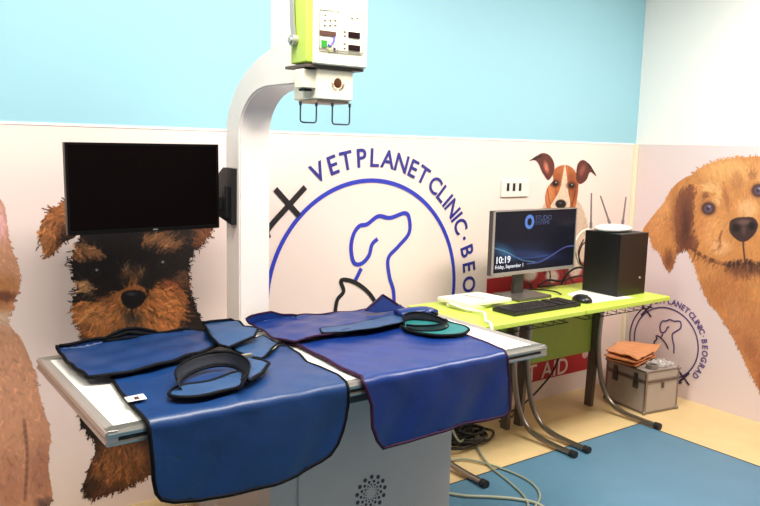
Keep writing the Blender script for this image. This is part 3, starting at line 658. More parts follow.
f1 = mapper(ZT, 0.0016, 0.3, 0.012)
ap = thing('lead_apron', 'slate blue lead apron with black piping draped over the left of the table', 'apron', (-3.3, -1.0, ZT))
body = [T_(111, 378), T_(124, 398), T_(140, 415), T_(145, 421), F_(150, 440), F_(152, 478), F_(155, 492), F_(160, 498), F_(172, 500), F_(199, 499.5), F_(235, 491), F_(273, 482), F_(296, 474), F_(320, 460.5), F_(329, 453.5), F_(336, 443), F_(341, 431), F_(345, 418), F_(347.5, 405), T_(347.5, 384), T_(338, 376), T_(324, 370), T_(307, 362), T_(298, 354), T_(288, 347.5), T_(279, 347), T_(272, 352), T_(263, 360), T_(240, 360), T_(215, 358), T_(160, 368)]
sheet('front_panel', body, f1, F_BLUE, ap, F_PIPE)
def flat(z, amp=0.002, ph=0, lift=None):
    def f(u, v):
        q = Vector((u, v, z + amp * (1.6 + math.sin(u * 40 + v * 22 + ph) * .8 + math.sin(v * 55 - u * 13 + ph) * .8)))
        if lift: q.z += lift(u, v)
        if v > -0.432:                       # past the table's back edge the cloth is bunched up on top instead
            tt_ = (-0.432 - CAM.y) / (q.y - CAM.y); q = CAM + (q - CAM) * tt_
        return q
    return f
zt = 0.826
def TT(z): return lambda px, py: tuple(onZ(px, py, z)[:2])
K = TT(zt)
fold = [K(56, 348), K(62, 356), K(74, 368), K(88, 378), K(104, 377), K(125, 374), K(151, 370), K(175, 363), K(197, 355.5), K(222, 347), K(245, 338), K(238, 334), K(222, 336), K(200, 334), K(185, 332.5), K(165, 335), K(150, 337), K(128, 336), K(103, 341), K(80, 344)]
sheet('shoulder_fold', fold, flat(zt, 0.003, 1.0, lambda u, v: 0.006 * math.sin((u + 3.6) * 5)), F_BLUE, ap, F_PIPE, step=0.025, pr=0.006)
inl = [K(103, 345), K(112, 338), K(128, 332.5), K(145, 333), K(158, 337), K(140, 340), K(120, 343)]
sheet('neck_lining', inl, flat(zt + 0.012, 0.001), F_NAVY, ap, F_PIPE, step=0.03, sm=2)['label'] = 'dark lining of the neck opening'
K2 = TT(0.85)
flap = [K2(203, 321), K2(216, 319), K2(230, 317.5), K2(237, 323), K2(244, 330), K2(258, 332), K2(254, 338), K2(240, 342), K2(229, 347), K2(219, 345), K2(212, 341), K2(206, 332)]
sheet('shoulder_flap', flap, flat(0.85, 0.002, 2, lambda u, v: 0.012 * math.sin((v + 0.7) * 12)), F_LITE, ap, F_PIPE, step=0.025, pr=0.005)['label'] = 'lighter blue shoulder flap'
patch = [K(230, 348), K(240, 343), K(263, 337.5), K(277, 344), K(270, 352), K(262, 359), K(245, 356)]
sheet('shoulder_yoke', patch, flat(zt, 0.002, 4), F_LITE, ap, F_PIPE, step=0.025, pr=0.004)
# care label
q = [K(124, 397), K(143, 393), K(147, 398.5), K(128, 402)]
sheet('care_tag', q, flat(0.824, 0.0005), mat('label white', (232, 230, 224), 0.6), ap, None, 0.0015, 0.05)['label'] = 'small white care label'
q = [K(134, 397.5), K(138, 396.7), K(140, 399), K(135, 400)]
sheet('care_tag_mark', q, flat(0.8262, 0.0003), mat('label mark', (80, 20, 30), 0.6), ap, None, 0.001, 0.05)
# waist belt lying in a loop on the apron
K3 = TT(0.832)
lp = [K3(169, 393), K3(178, 387), K3(200, 383), K3(222, 377), K3(240, 372), K3(246, 378), K3(240, 386), K3(225, 391), K3(200, 396), K3(180, 397.5)]
bl = sheet('belt_loop', lp, flat(0.828, 0.002, 5), F_LITE, ap, F_PIPE, step=0.03, sm=3, pr=0.006)
tl = [K3(247, 358), K3(260, 362), K3(269, 366), K3(262, 374), K3(250, 384), K3(243, 380), K3(245, 368)]
sheet('belt_tail', tl, flat(0.835, 0.002, 6), F_LITE, ap, F_PIPE, step=0.03, pr=0.006)
def band(path_px, z0, h, m, par, name, lean=0.0, thick=0.004):
    """a webbing band standing on its edge: path at its foot, top edge raised by h"""
    B = catmull([Vector(onZ(x, y, z0)) for x, y in path_px], 8); bm = BM(); rows = []
    n = len(B)
    for i, b in enumerate(B):
        hh_ = h[0] + (h[1] - h[0]) * math.sin(PI * i / (n - 1))
        t_ = (B[min(i + 1, n - 1)] - B[max(i - 1, 0)]).normalized(); nn = Vector((-t_.y, t_.x, 0))
        rows.append([bm.verts.new(b + Vector((0, 0, hh_ * k / 4)) + nn * lean * math.sin(k / 4 * PI / 2) * hh_) for k in range(5)])
    for a, b in zip(rows[:-1], rows[1:]):
        for k in range(4): bm.faces.new((a[k], b[k], b[k + 1], a[k + 1]))
    top = [r[4].co.copy() for r in rows]; bot = [r[0].co.copy() for r in rows]
    o = obj(name, bm, m, par, smooth=True); md = o.modifiers.new('thickness', 'SOLIDIFY'); md.thickness = thick; md.offset = 0
    bb = BM(); tube(bb, top, 0.004, 6); tube(bb, bot, 0.004, 6); obj('piping', bb, F_PIPE, o, smooth=True)
    return o
band([(181, 390), (180, 383), (187, 376), (200, 370), (217, 366), (232, 367), (243, 373), (245, 381), (238, 390)], 0.832, (0.030, 0.042), F_NAVY, ap, 'waist_belt', 0.35)['label'] = 'navy webbing belt'
bm = BM(); q = onZ(247, 356, 0.86); box(bm, q.x - 0.022, q.x + 0.016, q.y - 0.008, q.y + 0.008, 0.855, 0.867, 0.003)
obj('buckle', bm, mat('buckle steel', (170, 166, 150), 0.3, 0.7), ap)

# second apron
f2 = mapper(ZT, 0.0014, 2.1, 0.010)
ap2 = thing('lead_apron', 'royal blue lead apron with plum piping draped over the right of the table', 'apron', (-2.6, -1.0, ZT))
body = [T_(276, 338), T_(294, 344), T_(316, 355), T_(341, 368.5), T_(362, 377.5), T_(370, 384), F_(371, 405), F_(371, 427), F_(376, 440), F_(383, 448), F_(398, 443), F_(415, 437.5), F_(458, 424.5), F_(490, 418), F_(502, 415), F_(507, 408), F_(508, 380), T_(506.5, 353), T_(502, 350), T_(479, 341), T_(458, 333), T_(445, 328), T_(425, 323), T_(400, 318), T_(350, 322), T_(310, 330)]
sheet('front_panel', body, f2, F_ROYAL, ap2, F_PIPE2)
top2 = [K(246, 321), K(258, 316), K(271, 315), K(284, 317), K(297, 318.5), K(333, 314), K(366, 310), K(378, 309), K(400, 305.5), K(408, 311), K(404, 317.5), K(385, 325), K(343, 334), K(318, 338.5), K(295, 342), K(276, 340), K(262, 332), K(252, 326)]
sheet('shoulder_fold', top2, flat(zt, 0.003, 0.5, lambda u, v: 0.006 * math.sin((u + 3) * 7)), F_ROYAL, ap2, F_PIPE2, step=0.025, pr=0.004)
K4 = TT(0.838)
blt = [K4(320, 329), K4(343, 326), K4(372, 320), K4(398, 314), K4(406, 316), K4(404, 322), K4(380, 327.5), K4(347, 332.5), K4(322, 333)]
sheet('cross_belt', blt, flat(0.838, 0.001, 0.5), F_LITE, ap2, F_PIPE, step=0.03, pr=0.003)['label'] = 'greyish blue belt'
# raised collar peak: a stiff flap that stands up
pk = [(366, 311), (372, 306), (379, 301), (385.5, 295.5), (392, 300), (399, 305), (406, 308), (408, 315), (380, 317), (376, 313)]
YP = -0.53
V = [onY(x, y, YP) for x, y in pk]
for v in V: v.z = max(v.z, 0.834)
bm = BM()
cen_ = sum(V, Vector()) / len(V)
prism(bm, [v + Vector((0, 0.25 * (v.z - 0.83), 0)) for v in V], (0, 0.010, 0))
bmesh.ops.triangulate(bm, faces=[f for f in bm.faces if len(f.verts) > 4])
o = obj('collar_peak', bm, F_ROYAL, ap2)
obj('piping', tube(BM(), [v + Vector((0, 0.25 * (v.z - 0.83) - 0.001, 0)) for v in V[:6]], 0.004, 6), F_PIPE2, o)
rl = catmull([onZ(398, 314, 0.85), onZ(412, 311.5, 0.855), onZ(424, 310.5, 0.853), onZ(432, 313, 0.85)], 8)
bm = tube(BM(), rl, 0, 12, flat=(0.038, 0.017), up=(0, 0, 1)); obj('rolled_strap', bm, F_ROYAL, ap2, smooth=True)
obj('strap_edge', tube(BM(), [v + Vector((0.0, -0.036, 0.001)) for v in rl], 0.005, 6), F_PIPE, ap2, smooth=True)

# thyroid collar
tc_ = thing('thyroid_collar', 'small teal protective collar with black edging lying on the royal blue apron', 'collar', tuple(onZ(435, 329, 0.825)))
K5 = TT(0.826)
out = [K5(404, 321), K5(404.5, 329), K5(415, 333), K5(430, 335.5), K5(448, 336), K5(462, 334.5), K5(469, 330.5), K5(465, 327), K5(456, 324.5), K5(444, 321), K5(428, 317)]
sheet('crescent', out, flat(0.826, 0.001), fabric('teal fabric', (24, 110, 112), 0.5), tc_, F_PIPE, step=0.03, sm=3, pr=0.006)
band([(406, 328), (418, 330.5), (432, 331), (444, 329), (448, 325), (441, 321.5)], 0.832, (0.012, 0.022), fabric('dark green webbing', (20, 52, 56), 0.5), tc_, 'neck_band', 0.2)
band([(404, 325), (405, 321), (416, 319.5), (432, 321), (446, 324)], 0.832, (0.012, 0.03), F_NAVY, tc_, 'fastening_band', 0.1)
bm = BM(); tube(bm, catmull([onZ(x, y, 0.838) for x, y in ((412, 325.5), (424, 326.5), (436, 327), (446, 326))], 4), 0, 8, flat=(0.013, 0.004), up=(0, 0, 1)); obj('hook_strip', bm, mat('grey green strip', (96, 128, 122), 0.6), tc_, smooth=True)

# ------------------------------------------------------------------ green desks
M_TOP = mat('lime desktop', (196, 216, 88), 0.35, noise=0.02)
M_MOD = mat('lime modesty panel', (138, 160, 62), 0.5, noise=0.03)
M_WIRE = mat('black wire', (30, 28, 30), 0.45, 0.3)
def desk(x0, x1, label, grp='green desks in a row'):
    t = thing('desk', label, 'desk', ((x0 + x1) / 2, -0.43, 0), grp)
    y0, y1, z = -0.69, -0.16, 0.75
    obj('desktop', box(BM(), x0, x1, y0, y1, z - 0.024, z, 0.006, 3), M_TOP, t, auto=0.6)
    obj('modesty_panel', box(BM(), x0 + 0.07, x1 - 0.07, -0.235, -0.22, 0.34, 0.70, 0.003), M_MOD, t)['label'] = 'darker lime modesty panel'
    for x in (x0 + 0.045, x1 - 0.05):
        path = catmull([(x, -0.70, 0.022), (x, -0.60, 0.022), (x, -0.48, 0.03), (x, -0.39, 0.065), (x, -0.325, 0.15), (x, -0.29, 0.27), (x, -0.275, 0.40), (x, -0.28, 0.55), (x, -0.30, 0.725)], 6)
        lg = obj('leg', tube(BM(), path, 0.015, 12), mat('dull chrome', (150, 140, 132), 0.28, 0.9), t, smooth=True)
        obj('foot_cap', cyl(BM(), (x, -0.722, 0.022), (x, -0.690, 0.022), 0.019), M_DARK, lg, auto=0.6)
        bm = BM(); prism(bm, [(x - 0.012, -0.205, 0), (x - 0.012, -0.255, 0), (x - 0.012, -0.29, 0.725), (x - 0.012, -0.225, 0.725)], (0.024, 0, 0)); obj('rear_post', bm, mat('grey brown steel', (104, 94, 88), 0.45, 0.4), t)
    bm = BM(); xa, xb = x0 + 0.10, x1 - 0.02; r = 0.0026
    def rect(y_a, y_b, zz, xa=xa, xb=xb): tube(bm, [(xa, y_a, zz), (xb, y_a, zz), (xb, y_b, zz), (xa, y_b, zz)], r, 5, closed=True)
    rect(-0.62, -0.46, 0.716); rect(-0.60, -0.48, 0.672)
    k = 0
    xx = xa + 0.01
    while xx < xb:
        tube(bm, catmull([(xx, -0.62, 0.716), (xx, -0.615, 0.69), (xx, -0.60, 0.672), (xx, -0.48, 0.672), (xx, -0.465, 0.69), (xx, -0.46, 0.716)], 3), 0.0018, 5); xx += 0.075
    obj('wire_basket', bm, M_WIRE, t, smooth=True)
    return t
desk(-1.985, -1.277, 'lime green desk under the computer monitor and keyboard')
desk(-1.268, -0.565, 'lime green desk under the black computer tower')

# ------------------------------------------------------------------ computer monitor
t = thing('computer_monitor', 'lit desktop monitor with silver frame on the lime desk', 'monitor', (-1.28, -0.30, 0.75))
YM = -0.30
fl = [onY(x, y, YM) for x, y in ((491, 210.5), (574, 208.5), (576.5, 267), (494.5, 274.5))]
xa, xb = (fl[0].x + fl[3].x) / 2, (fl[1].x + fl[2].x) / 2; za, zb = (fl[2].z + fl[3].z) / 2, (fl[0].z + fl[1].z) / 2
M_SIL = mat('silver plastic', (168, 160, 156), 0.35, 0.4)
obj('casing', box(BM(), xa, xb, YM + 0.002, YM + 0.034, za - 0.004, zb, 0.004), mat('dark casing', (60, 58, 58), 0.4), t)
bm = BM(); box(bm, xa, xb, YM - 0.004, YM + 0.004, za - 0.008, za + 0.010, 0.002); box(bm, xa, xa + 0.009, YM - 0.004, YM + 0.004, za, zb, 0.001); box(bm, xb - 0.007, xb, YM - 0.004, YM + 0.004, za, zb, 0.001); box(bm, xa, xb, YM - 0.004, YM + 0.004, zb - 0.005, zb, 0.001)
obj('frame', bm, M_SIL, t)
SW, SH = xb - xa - 0.016, zb - za - 0.015
s = Print(0, SW, 0, SH, 0.0022, None); s.A[:] = True; s.col[:] = (5, 7, 24)
s.blob((SW * 0.3, SH * 0.3), SW * 0.5, SH * 0.25, (22, 44, 78), .8, 1); s.blob((SW * .12, SH * .34), SW * .2, SH * .16, (60, 110, 140), .8, 1, -25)
s.blob((SW * 0.55, SH * 0.22), SW * 0.4, SH * 0.12, (52, 66, 116), .8, 1, -6); s.blob((SW * 0.5, SH * 0.05), SW * 0.6, SH * 0.16, (6, 14, 30), .7, 1)
s.line([(0, SH * .42), (SW * .15, SH * .33), (SW * .33, SH * .18), (SW * .5, SH * .12)], .003, (110, 160, 190), .6)
s.line([(SW * .4, SH * .10), (SW * .58, SH * .12), (SW * .75, SH * .24), (SW * .88, SH * .33), (SW, SH * .34)], .0035, (96, 104, 170), .75)
s.line([(SW * .5, SH * .14), (SW * .64, SH * .17), (SW * .78, SH * .27), (SW * .9, SH * .34)], .002, (70, 76, 140), .6)
s.line([(SW * .1, SH * .3), (SW * .3, SH * .22), (SW * .5, SH * .2), (SW * .66, SH * .22)], .004, (48, 80, 130), .5)
scr = s.mesh('screen', lambda u, z: np.stack([xa + 0.009 + u, np.full(len(u), YM - 0.0012), za + 0.011 + z], 1), attr_mat('lit screen', 0.25, 0.9), t)
def scr_text(name, txt, size, fu, fz, rgb, e=1.2, wgt=0.0):
    bm = BM(); merge(bm, glyphs(txt, size, 0.0004, wgt), WB @ Matrix.Translation((xa + 0.009 + SW * fu, za + 0.011 + SH * fz, -YM + 0.0018)))
    o = obj(name, bm, mat('screen glow ' + name, (10, 10, 10), 0.5, emis=(rgb, e)), scr); return o
scr_text('clock_text', '10:19', 0.050, 0.02, 0.155, (235, 238, 244), 1.0, 0.0008); scr_text('date_text', 'Friday, September 1', 0.026, 0.02, 0.065, (225, 228, 236), 0.9, 0.0004)
scr_text('company_text', 'STUDIO', 0.036, 0.475, 0.83, (70, 84, 130), .8); scr_text('company_text', 'SYSTEMS', 0.029, 0.475, 0.755, (44, 52, 90), .8)
bm = BM(); cx_, cz_ = SW * .405, SH * .81
ribbon(bm, [(cx_ + .026 * math.cos(a * PI / 8), cz_ + .029 * math.sin(a * PI / 8)) for a in range(16)], .018, .0004, 3, True)
bmesh.ops.transform(bm, matrix=WB @ Matrix.Translation((xa + .009, za + .011, -YM + .0018)), verts=bm.verts)
obj('round_logo', bm, mat('screen logo', (10, 10, 10), .5, emis=((84, 124, 200), .9)), scr)
xm = onY(520, 285, -0.27).x
bm = BM(); prism(bm, [(xm - 0.035, -0.262, 0.765), (xm + 0.035, -0.262, 0.765), (xm + 0.028, -0.262, za + 0.10), (xm - 0.028, -0.262, za + 0.10)], (0, 0.022, 0)); obj('stand_neck', bm, mat('stand grey', (74, 70, 68), 0.4, 0.4), t)
obj('stand_base', box(BM(), xm - 0.125, xm + 0.125, -0.385, -0.19, 0.7502, 0.766, 0.006), mat('base grey', (96, 92, 88), 0.4, 0.3), t)

# keyboard
a = [onZ(x, y, 0.765) for x, y in ((494, 305.5), (511, 314.5), (580, 303.5), (561, 296.5))]
kx0, kx1, ky0, ky1 = -1.70, -1.225, -0.615, -0.465
t = thing('keyboard', 'black keyboard on the lime desk in front of the lit monitor', 'keyboard', ((kx0 + kx1) / 2, (ky0 + ky1) / 2, 0.75))
obj('body', box(BM(), kx0, kx1, ky0, ky1, 0.7503, 0.768, 0.004), mat('keyboard black', (26, 24, 25), 0.5), t)
kc = mat('key cap black', (40, 37, 37), 0.45)
bm = BM()
for r_ in range(6):
    nk = 21; y = ky0 + 0.012 + r_ * 0.0222; x = kx0 + 0.010
    for k in range(nk):
        wd = 0.0175
        if r_ == 0 and 4 <= k <= 9:
            if k == 4: box(bm, x, x + 6 * 0.0217 - 0.004, y, y + 0.0175, 0.7685, 0.774)
        elif k not in (14, 17): box(bm, x, x + wd, y, y + 0.0175, 0.7685, 0.774)
        x += 0.0217
o = obj('keys', bm, kc, t); o['kind'] = 'stuff'

# mouse
q = onZ(582, 298, 0.77)
t = thing('computer_mouse', 'black computer mouse on white paper beside the keyboard', 'mouse', (q.x, q.y, 0.7516))
tt = bmesh.new(); bmesh.ops.create_uvsphere(tt, u_segments=24, v_segments=14, radius=1)
for v in tt.verts:
    v.co.z = max(v.co.z, -0.1); v.co.x *= 1 - 0.12 * v.co.y
bm = BM(); merge(bm, tt, Matrix.Translation((q.x, q.y, 0.756)) @ Matrix.Diagonal((0.042, 0.058, 0.034, 1)))
obj('shell', bm, mat('mouse black', (22, 21, 22), 0.3), t, smooth=True)
obj('scroll_wheel', cyl(BM(), (q.x - 0.004, q.y - 0.028, 0.783), (q.x + 0.004, q.y - 0.028, 0.783), 0.009), mat('wheel grey', (90, 88, 88), 0.5), t)
# paper sheet under the tower
P = [onZ(x, y, 0.752) for x, y in ((567, 294), (586, 288), (634, 297.5), (606, 301), (588, 303.5))]
o = obj('paper_sheet', prism(BM(), [(v.x, v.y, 0.7504) for v in P], (0, 0, 0.0008)), mat('white paper', (240, 238, 232), 0.6)); tag(o, 'white paper sheet on the desk under the mouse and black tower', 'paper')

# tower
bx0, bx1, by0, by1, bz0, bz1 = -0.862, -0.618, -0.562, -0.325, 0.7515, 1.092
t = thing('computer_tower', 'black computer tower standing on the right-hand lime desk', 'computer', ((bx0 + bx1) / 2, (by0 + by1) / 2, bz0))
obj('case', box(BM(), bx0, bx1, by0 + 0.012, by1, bz0, bz1, 0.003), mat('tower black', (14, 13, 14), 0.45), t)
obj('front_fascia', box(BM(), bx0, bx1, by0, by0 + 0.0115, bz0, bz1, 0.003), mat('fascia black', (22, 20, 21), 0.35), t)
q = onY(639.5, 277.5, by0 - 0.001)
obj('power_button', cyl(BM(), (q.x, by0 - 0.0005, q.z), (q.x, by0 - 0.004, q.z), 0.006), mat('button silver', (210, 210, 212), 0.3, 0.5), t)
# router
q = onZ(608, 226, 1.14)
rx, ry, rz = -0.752, -0.425, bz1 + 0.0015
t = thing('wifi_router', 'white router with three grey antennas on top of the black tower', 'router', (rx, ry, rz))
bm = BM()
tt = bmesh.new(); bmesh.ops.create_uvsphere(tt, u_segments=28, v_segments=12, radius=1)
for v in tt.verts: v.co.x = math.copysign(abs(v.co.x) ** 0.75, v.co.x); v.co.y = math.copysign(abs(v.co.y) ** 0.75, v.co.y); v.co.z = max(v.co.z, -0.55)
merge(bm, tt, Matrix.Translation((rx, ry, rz + 0.0135)) @ Matrix.Diagonal((0.112, 0.082, 0.0225, 1)))
obj('shell', bm, mat('router white', (238, 238, 238), 0.3), t, smooth=True)
for (a, b) in (((591, 224), (591.5, 193)), ((609, 221), (600.5, 196)), ((623, 221), (626, 197))):
    yy = ry + 0.06
    A1, B1 = onY(*a, yy), onY(*b, yy); bm = BM(); cyl(bm, A1 - (B1 - A1) * 0.1, B1, 0.0055, 0.004, 10); cyl(bm, A1 - (B1 - A1) * 0.14, A1 + (B1 - A1) * 0.05, 0.008, seg=12)
    obj('antenna', bm, mat('antenna grey', (122, 112, 112), 0.4), t, auto=0.6)

# white devices / trays stacked on the left desk
M_DOC = mat('white plastic tray', (238, 236, 226), 0.45)
def slab(name, px, z, h, m, par=None, bev=0.003):
    V = [onZ(x, y, z + h) for x, y in px]; bm = prism(BM(), [(v.x, v.y, z) for v in V], (0, 0, h))
    bmesh.ops.bevel(bm, geom=list(bm.edges), offset=bev, segments=2, affect='EDGES'); return obj(name, bm, m, par, auto=0.6)
o = slab('plastic_tray', ((446, 303), (469, 309), (492, 303), (470, 297)), 0.7503, 0.018, mat('pale green plastic', (226, 232, 176), 0.45)); tag(o, 'pale greenish flat plastic tray at the bottom of the white stack on the desk', 'tray', 'trays stacked on the left of the desks')
o = slab('document_binder', ((437, 296.5), (468, 303.5), (512, 298), (478, 291.5)), 0.7685, 0.020, M_DOC); tag(o, 'white flat binder topmost of the stack beside the black keyboard', 'binder', 'trays stacked on the left of the desks')
obj('title_strip', prism(BM(), [(v.x, v.y, 0.7887) for v in [onZ(x, y, 0.789) for x, y in ((462, 295.3), (464, 294.6), (486, 298.4), (484, 299.2))]], (0, 0, 0.0006)), mat('pencil grey', (176, 170, 160), 0.6), o)
V = catmull([onZ(449, 303, 0.775), onZ(462, 308, 0.765), onZ(475, 311, 0.762), onZ(484, 313, 0.77), Vector((-1.93, -0.66, 0.768)), Vector((-1.94, -0.70, 0.764)), Vector((-1.948, -0.722, 0.72)), Vector((-1.95, -0.72, 0.62))], 8)
o = obj('white_cable', tube(BM(), V, 0.0075, 8), mat('white cable', (232, 230, 214), 0.45), smooth=True); tag(o, 'thick white cable curving off the front edge of the left desk', 'cable')

# ------------------------------------------------------------------ cables
def cable(name, pts, r, m, label, cat='cable', grp=None, n=8, kind=None):
    o = obj(name, tube(BM(), catmull(pts, n), r, 8), m, smooth=True); tag(o, label, cat, grp, kind); return o
G = mat('grey green cable', (150, 158, 140), 0.5); BK = mat('black cable', (30, 27, 28), 0.5); WH = mat('cream cable', (226, 222, 208), 0.5)
Zc = 0.011
cable('floor_cable', [Vector((-1.95, -0.42, 0.30)), Vector((-1.80, -0.38, 0.08))] + [onZ(x, y, Zc) for x, y in ((473, 425), (478, 448), (490, 466), (508, 481), (523, 495), (528, 507), (520, 520))], 0.0055, G, 'grey-green cable falling from the table and crossing onto the blue mat')
cable('floor_cable', [onZ(x, y, Zc + 0.0005) for x, y in ((448, 461), (462, 459), (480, 462), (500, 468), (520, 476), (534, 485), (540, 496), (534, 508), (520, 518))], 0.0055, G, 'grey-green cable looping widest over the blue mat edge')
cable('floor_cable', [onZ(x, y, Zc + 0.001) for x, y in ((446, 493), (465, 496), (490, 497), (515, 499), (535, 503), (548, 510))], 0.0075, mat('pale cable', (186, 190, 170), 0.5), 'thick pale cable lying straight across the blue mat next to the pedestal')
cable('desk_cable', [(-0.62, -0.06, 0.50), (-0.72, -0.05, 0.22), (-0.85, -0.05, 0.10), (-1.0, -0.06, 0.03), (-1.12, -0.08, 0.012), (-1.2, -0.12, 0.012)], 0.006, BK, 'black cable sagging against the red banner under the desks')
cable('desk_cable', [(-0.98, -0.09, 0.60), (-1.03, -0.08, 0.30), (-1.10, -0.10, 0.10), (-1.16, -0.13, 0.012), (-1.3, -0.16, 0.012)], 0.005, BK, 'thin black cable hanging down beside the first aid letters')
a = lambda x, y, yy=-0.13: onY(x, y, yy)
cable('power_cable', [a(590, 262), a(582, 266), a(577, 258), a(575, 247), a(577, 238), a(583, 231), a(590, 229)], 0.0065, WH, 'cream cable looping out behind the left side of the black tower')
cable('power_cable', [a(592, 240, -.17), a(583, 244, -.17), a(579, 255, -.17), a(581, 264, -.17), a(589, 268, -.17)], 0.0045, BK, 'thin black cable curled inside the cream loop behind the tower')
cable('power_cable', [a(588, 268), a(576, 268), a(566, 275), a(560, 285), Vector((-0.98, -0.17, 0.762)), Vector((-1.04, -0.17, 0.758))], 0.0065, BK, 'black cable running from the tower down behind the desk edge')
cable('power_cable', [a(588, 275, -.08), a(574, 277, -.08), a(560, 281, -.08), a(548, 280, -.08), a(538, 286, -.08)], 0.006, BK, 'black cable sagging under the lit monitor')
cable('power_cable', [Vector((-1.16, -0.175, 0.757)), Vector((-1.09, -0.22, 0.757)), Vector((-1.06, -0.30, 0.757)), Vector((-1.09, -0.37, 0.757))], 0.004, BK, 'short black cable lying on the desk right of the monitor stand')
bm = BM()
for k in range(9):
    c0 = Vector((-1.66 + random.uniform(-.09, .09), -0.26 + random.uniform(-.05, .05), 0)); rr = random.uniform(.07, .13)
    tube(bm, catmull([c0 + Vector((rr * math.cos(q_ * PI / 4 + k), rr * .8 * math.sin(q_ * PI / 4 + k), 0.010 + 0.008 * k + 0.012 * math.sin(q_ * 1.7 + k) ** 2)) for q_ in range(8)], 5, True), 0.0075, 6, closed=True)
o = obj('cable_tangle', bm, BK, smooth=True); tag(o, 'coiled heap of black cables on the floor under the left desk', 'cables', kind='stuff')
# ------------------------------------------------------------------ silver case and what lies on it
cx0, cx1, cy0, cy1, cz = -0.475, -0.208, -0.520, -0.200, 0.262

t = thing('storage_case', 'silver aluminium storage case on the floor in the corner', 'case', ((cx0 + cx1) / 2, (cy0 + cy1) / 2, 0))
M_CASE = mat('case aluminium sheet', (176, 166, 160), 0.5, 0.15, noise=0.05, nscale=14); M_EDGE = mat('case edge profile', (140, 130, 124), 0.35, 0.6)
obj('case_body', box(BM(), cx0, cx1, cy0, cy1, 0.006, 0.192, 0.003), M_CASE, t)
obj('case_lid', box(BM(), cx0, cx1, cy0, cy1, 0.197, cz, 0.003), M_CASE, t)
bm = BM(); w_ = 0.014
for x in (cx0 - 0.002, cx1 + 0.002 - w_):
    for y in (cy0 - 0.002, cy1 + 0.002 - w_): box(bm, x, x + w_, y, y + w_, 0.004, cz + 0.001, 0.002)
for z in (0.004, 0.182, 0.197, cz - w_ + 0.002):
    for y in (cy0 - 0.002, cy1 + 0.002 - w_): box(bm, cx0, cx1, y, y + w_, z, z + w_ * .8, 0.0015)
    for x in (cx0 - 0.002, cx1 + 0.002 - w_): box(bm, x, x + w_, cy0, cy1, z, z + w_ * .8, 0.0015)
obj('edge_profile', bm, M_EDGE, t)
for x in (cx0, cx1):
    for y in (cy0, cy1):
        for z in (0.012, cz - 0.006):
            tt = bmesh.new(); bmesh.ops.create_uvsphere(tt, u_segments=12, v_segments=8, radius=0.012); bmesh.ops.translate(tt, vec=(x, y, z), verts=tt.verts)
            obj('corner_guard', tt, mat('corner steel', (150, 142, 136), 0.3, 0.7), t, smooth=True)
for yy in (cy0 + 0.075, cy1 - 0.08):
    obj('latch', box(box(BM(), cx0 - 0.012, cx0 - 0.002, yy - 0.018, yy + 0.018, 0.145, 0.19, 0.002), cx0 - 0.010, cx0 - 0.002, yy - 0.014, yy + 0.014, 0.195, 0.235, 0.002), mat('latch dark steel', (96, 88, 84), 0.35, 0.7), t)
obj('key_plate', box(BM(), (cx0 + cx1) / 2 - 0.008, (cx0 + cx1) / 2 + 0.008, cy0 - 0.008, cy0 - 0.002, 0.15, 0.185, 0.002), mat('latch dark steel', (96, 88, 84), 0.35, 0.7), t)
t.rotation_euler.z = math.radians(-8.6)
bpy.context.view_layer.update()
dd = t.matrix_world @ Vector((cx0 - t.location.x, cy0 - t.location.y, 0)); t.location += Vector((-0.475 - dd.x, -0.522 - dd.y, 0))
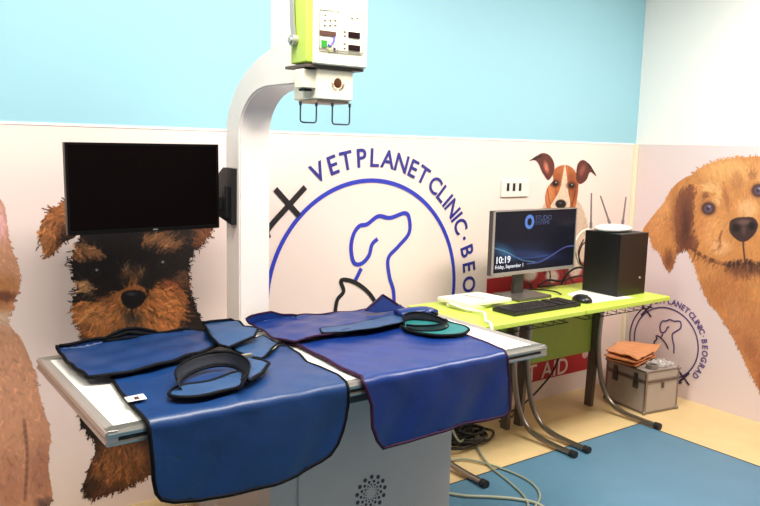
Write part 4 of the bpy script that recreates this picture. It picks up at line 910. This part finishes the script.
def sheetlike(name, px, z, h, m, amp, label, cat, grp=None, seed=0):
    V = [onZ(x, y, z) for x, y in px]; P = [(v.x, v.y) for v in V]
    r = random.Random(seed); ph = r.uniform(0, 6)
    fn = lambda u, v: Vector((u, v, z + amp * (1.5 + math.sin(u * 33 + ph) * math.cos(v * 29 + ph) + 0.5 * math.sin(u * 70 + v * 60))))
    o = sheet(name, P, fn, m, None, None, h, 0.02); tag(o, label, cat, grp); return o
OR = mat('orange paper', (226, 150, 98), 0.5, noise=0.08, nscale=12); OR2 = mat('dark orange paper', (212, 132, 82), 0.5, noise=0.08, nscale=12)
sheetlike('orange_envelope', ((607, 360), (622, 350), (650, 351), (656, 357), (636, 367)), 0.276, 0.007, OR2, 0.003, 'darkest orange envelope lowest of the pile on the silver case', 'envelope', None, 1)
sheetlike('orange_envelope', ((604, 356), (621, 346), (655, 349), (652, 357), (634, 364)), 0.294, 0.007, OR, 0.003, 'orange envelope in the middle of the pile on the silver case', 'envelope', None, 2)
sheetlike('orange_envelope', ((606, 351), (622, 341.5), (661, 346), (656, 352), (638, 360.5)), 0.312, 0.007, mat('bright orange paper', (236, 164, 112), 0.5, noise=0.08, nscale=12), 0.005, 'brightest orange envelope topmost of the pile on the silver case', 'envelope', None, 3)
# crumpled clear film beside the envelopes
bm = BM(); n = 16; grid = {}
fx0, fx1, fy0, fy1 = -0.345, -0.225, -0.535, -0.42
for i in range(n + 1):
    for j in range(n + 1):
        grid[i, j] = bm.verts.new((fx0 + (fx1 - fx0) * i / n + random.uniform(-.004, .004), fy0 + (fy1 - fy0) * j / n + random.uniform(-.004, .004), cz + 0.008 + abs(0.035 * math.sin(i * .45) * math.sin(j * .4 + .4) * random.uniform(.5, 1))))
for i in range(n):
    for j in range(n): bm.faces.new((grid[i, j], grid[i + 1, j], grid[i + 1, j + 1], grid[i, j + 1]))
o = obj('plastic_wrap', bm, mat('clear film', (232, 228, 226), 0.15, alpha=0.55), smooth=False); tag(o, 'crumpled clear plastic wrap on the right end of the silver case', 'plastic wrap')
o = obj('tape_roll', ribbon(BM(), [(0.028 * math.cos(a * PI / 8), 0.028 * math.sin(a * PI / 8)) for a in range(16)], 0.012, 0.022, 3, True), mat('grey tape', (134, 124, 116), 0.4), smooth=False)
o.location = (-0.385, -0.492, cz + 0.003); tag(o, 'small grey roll of tape on the front of the silver case', 'tape')
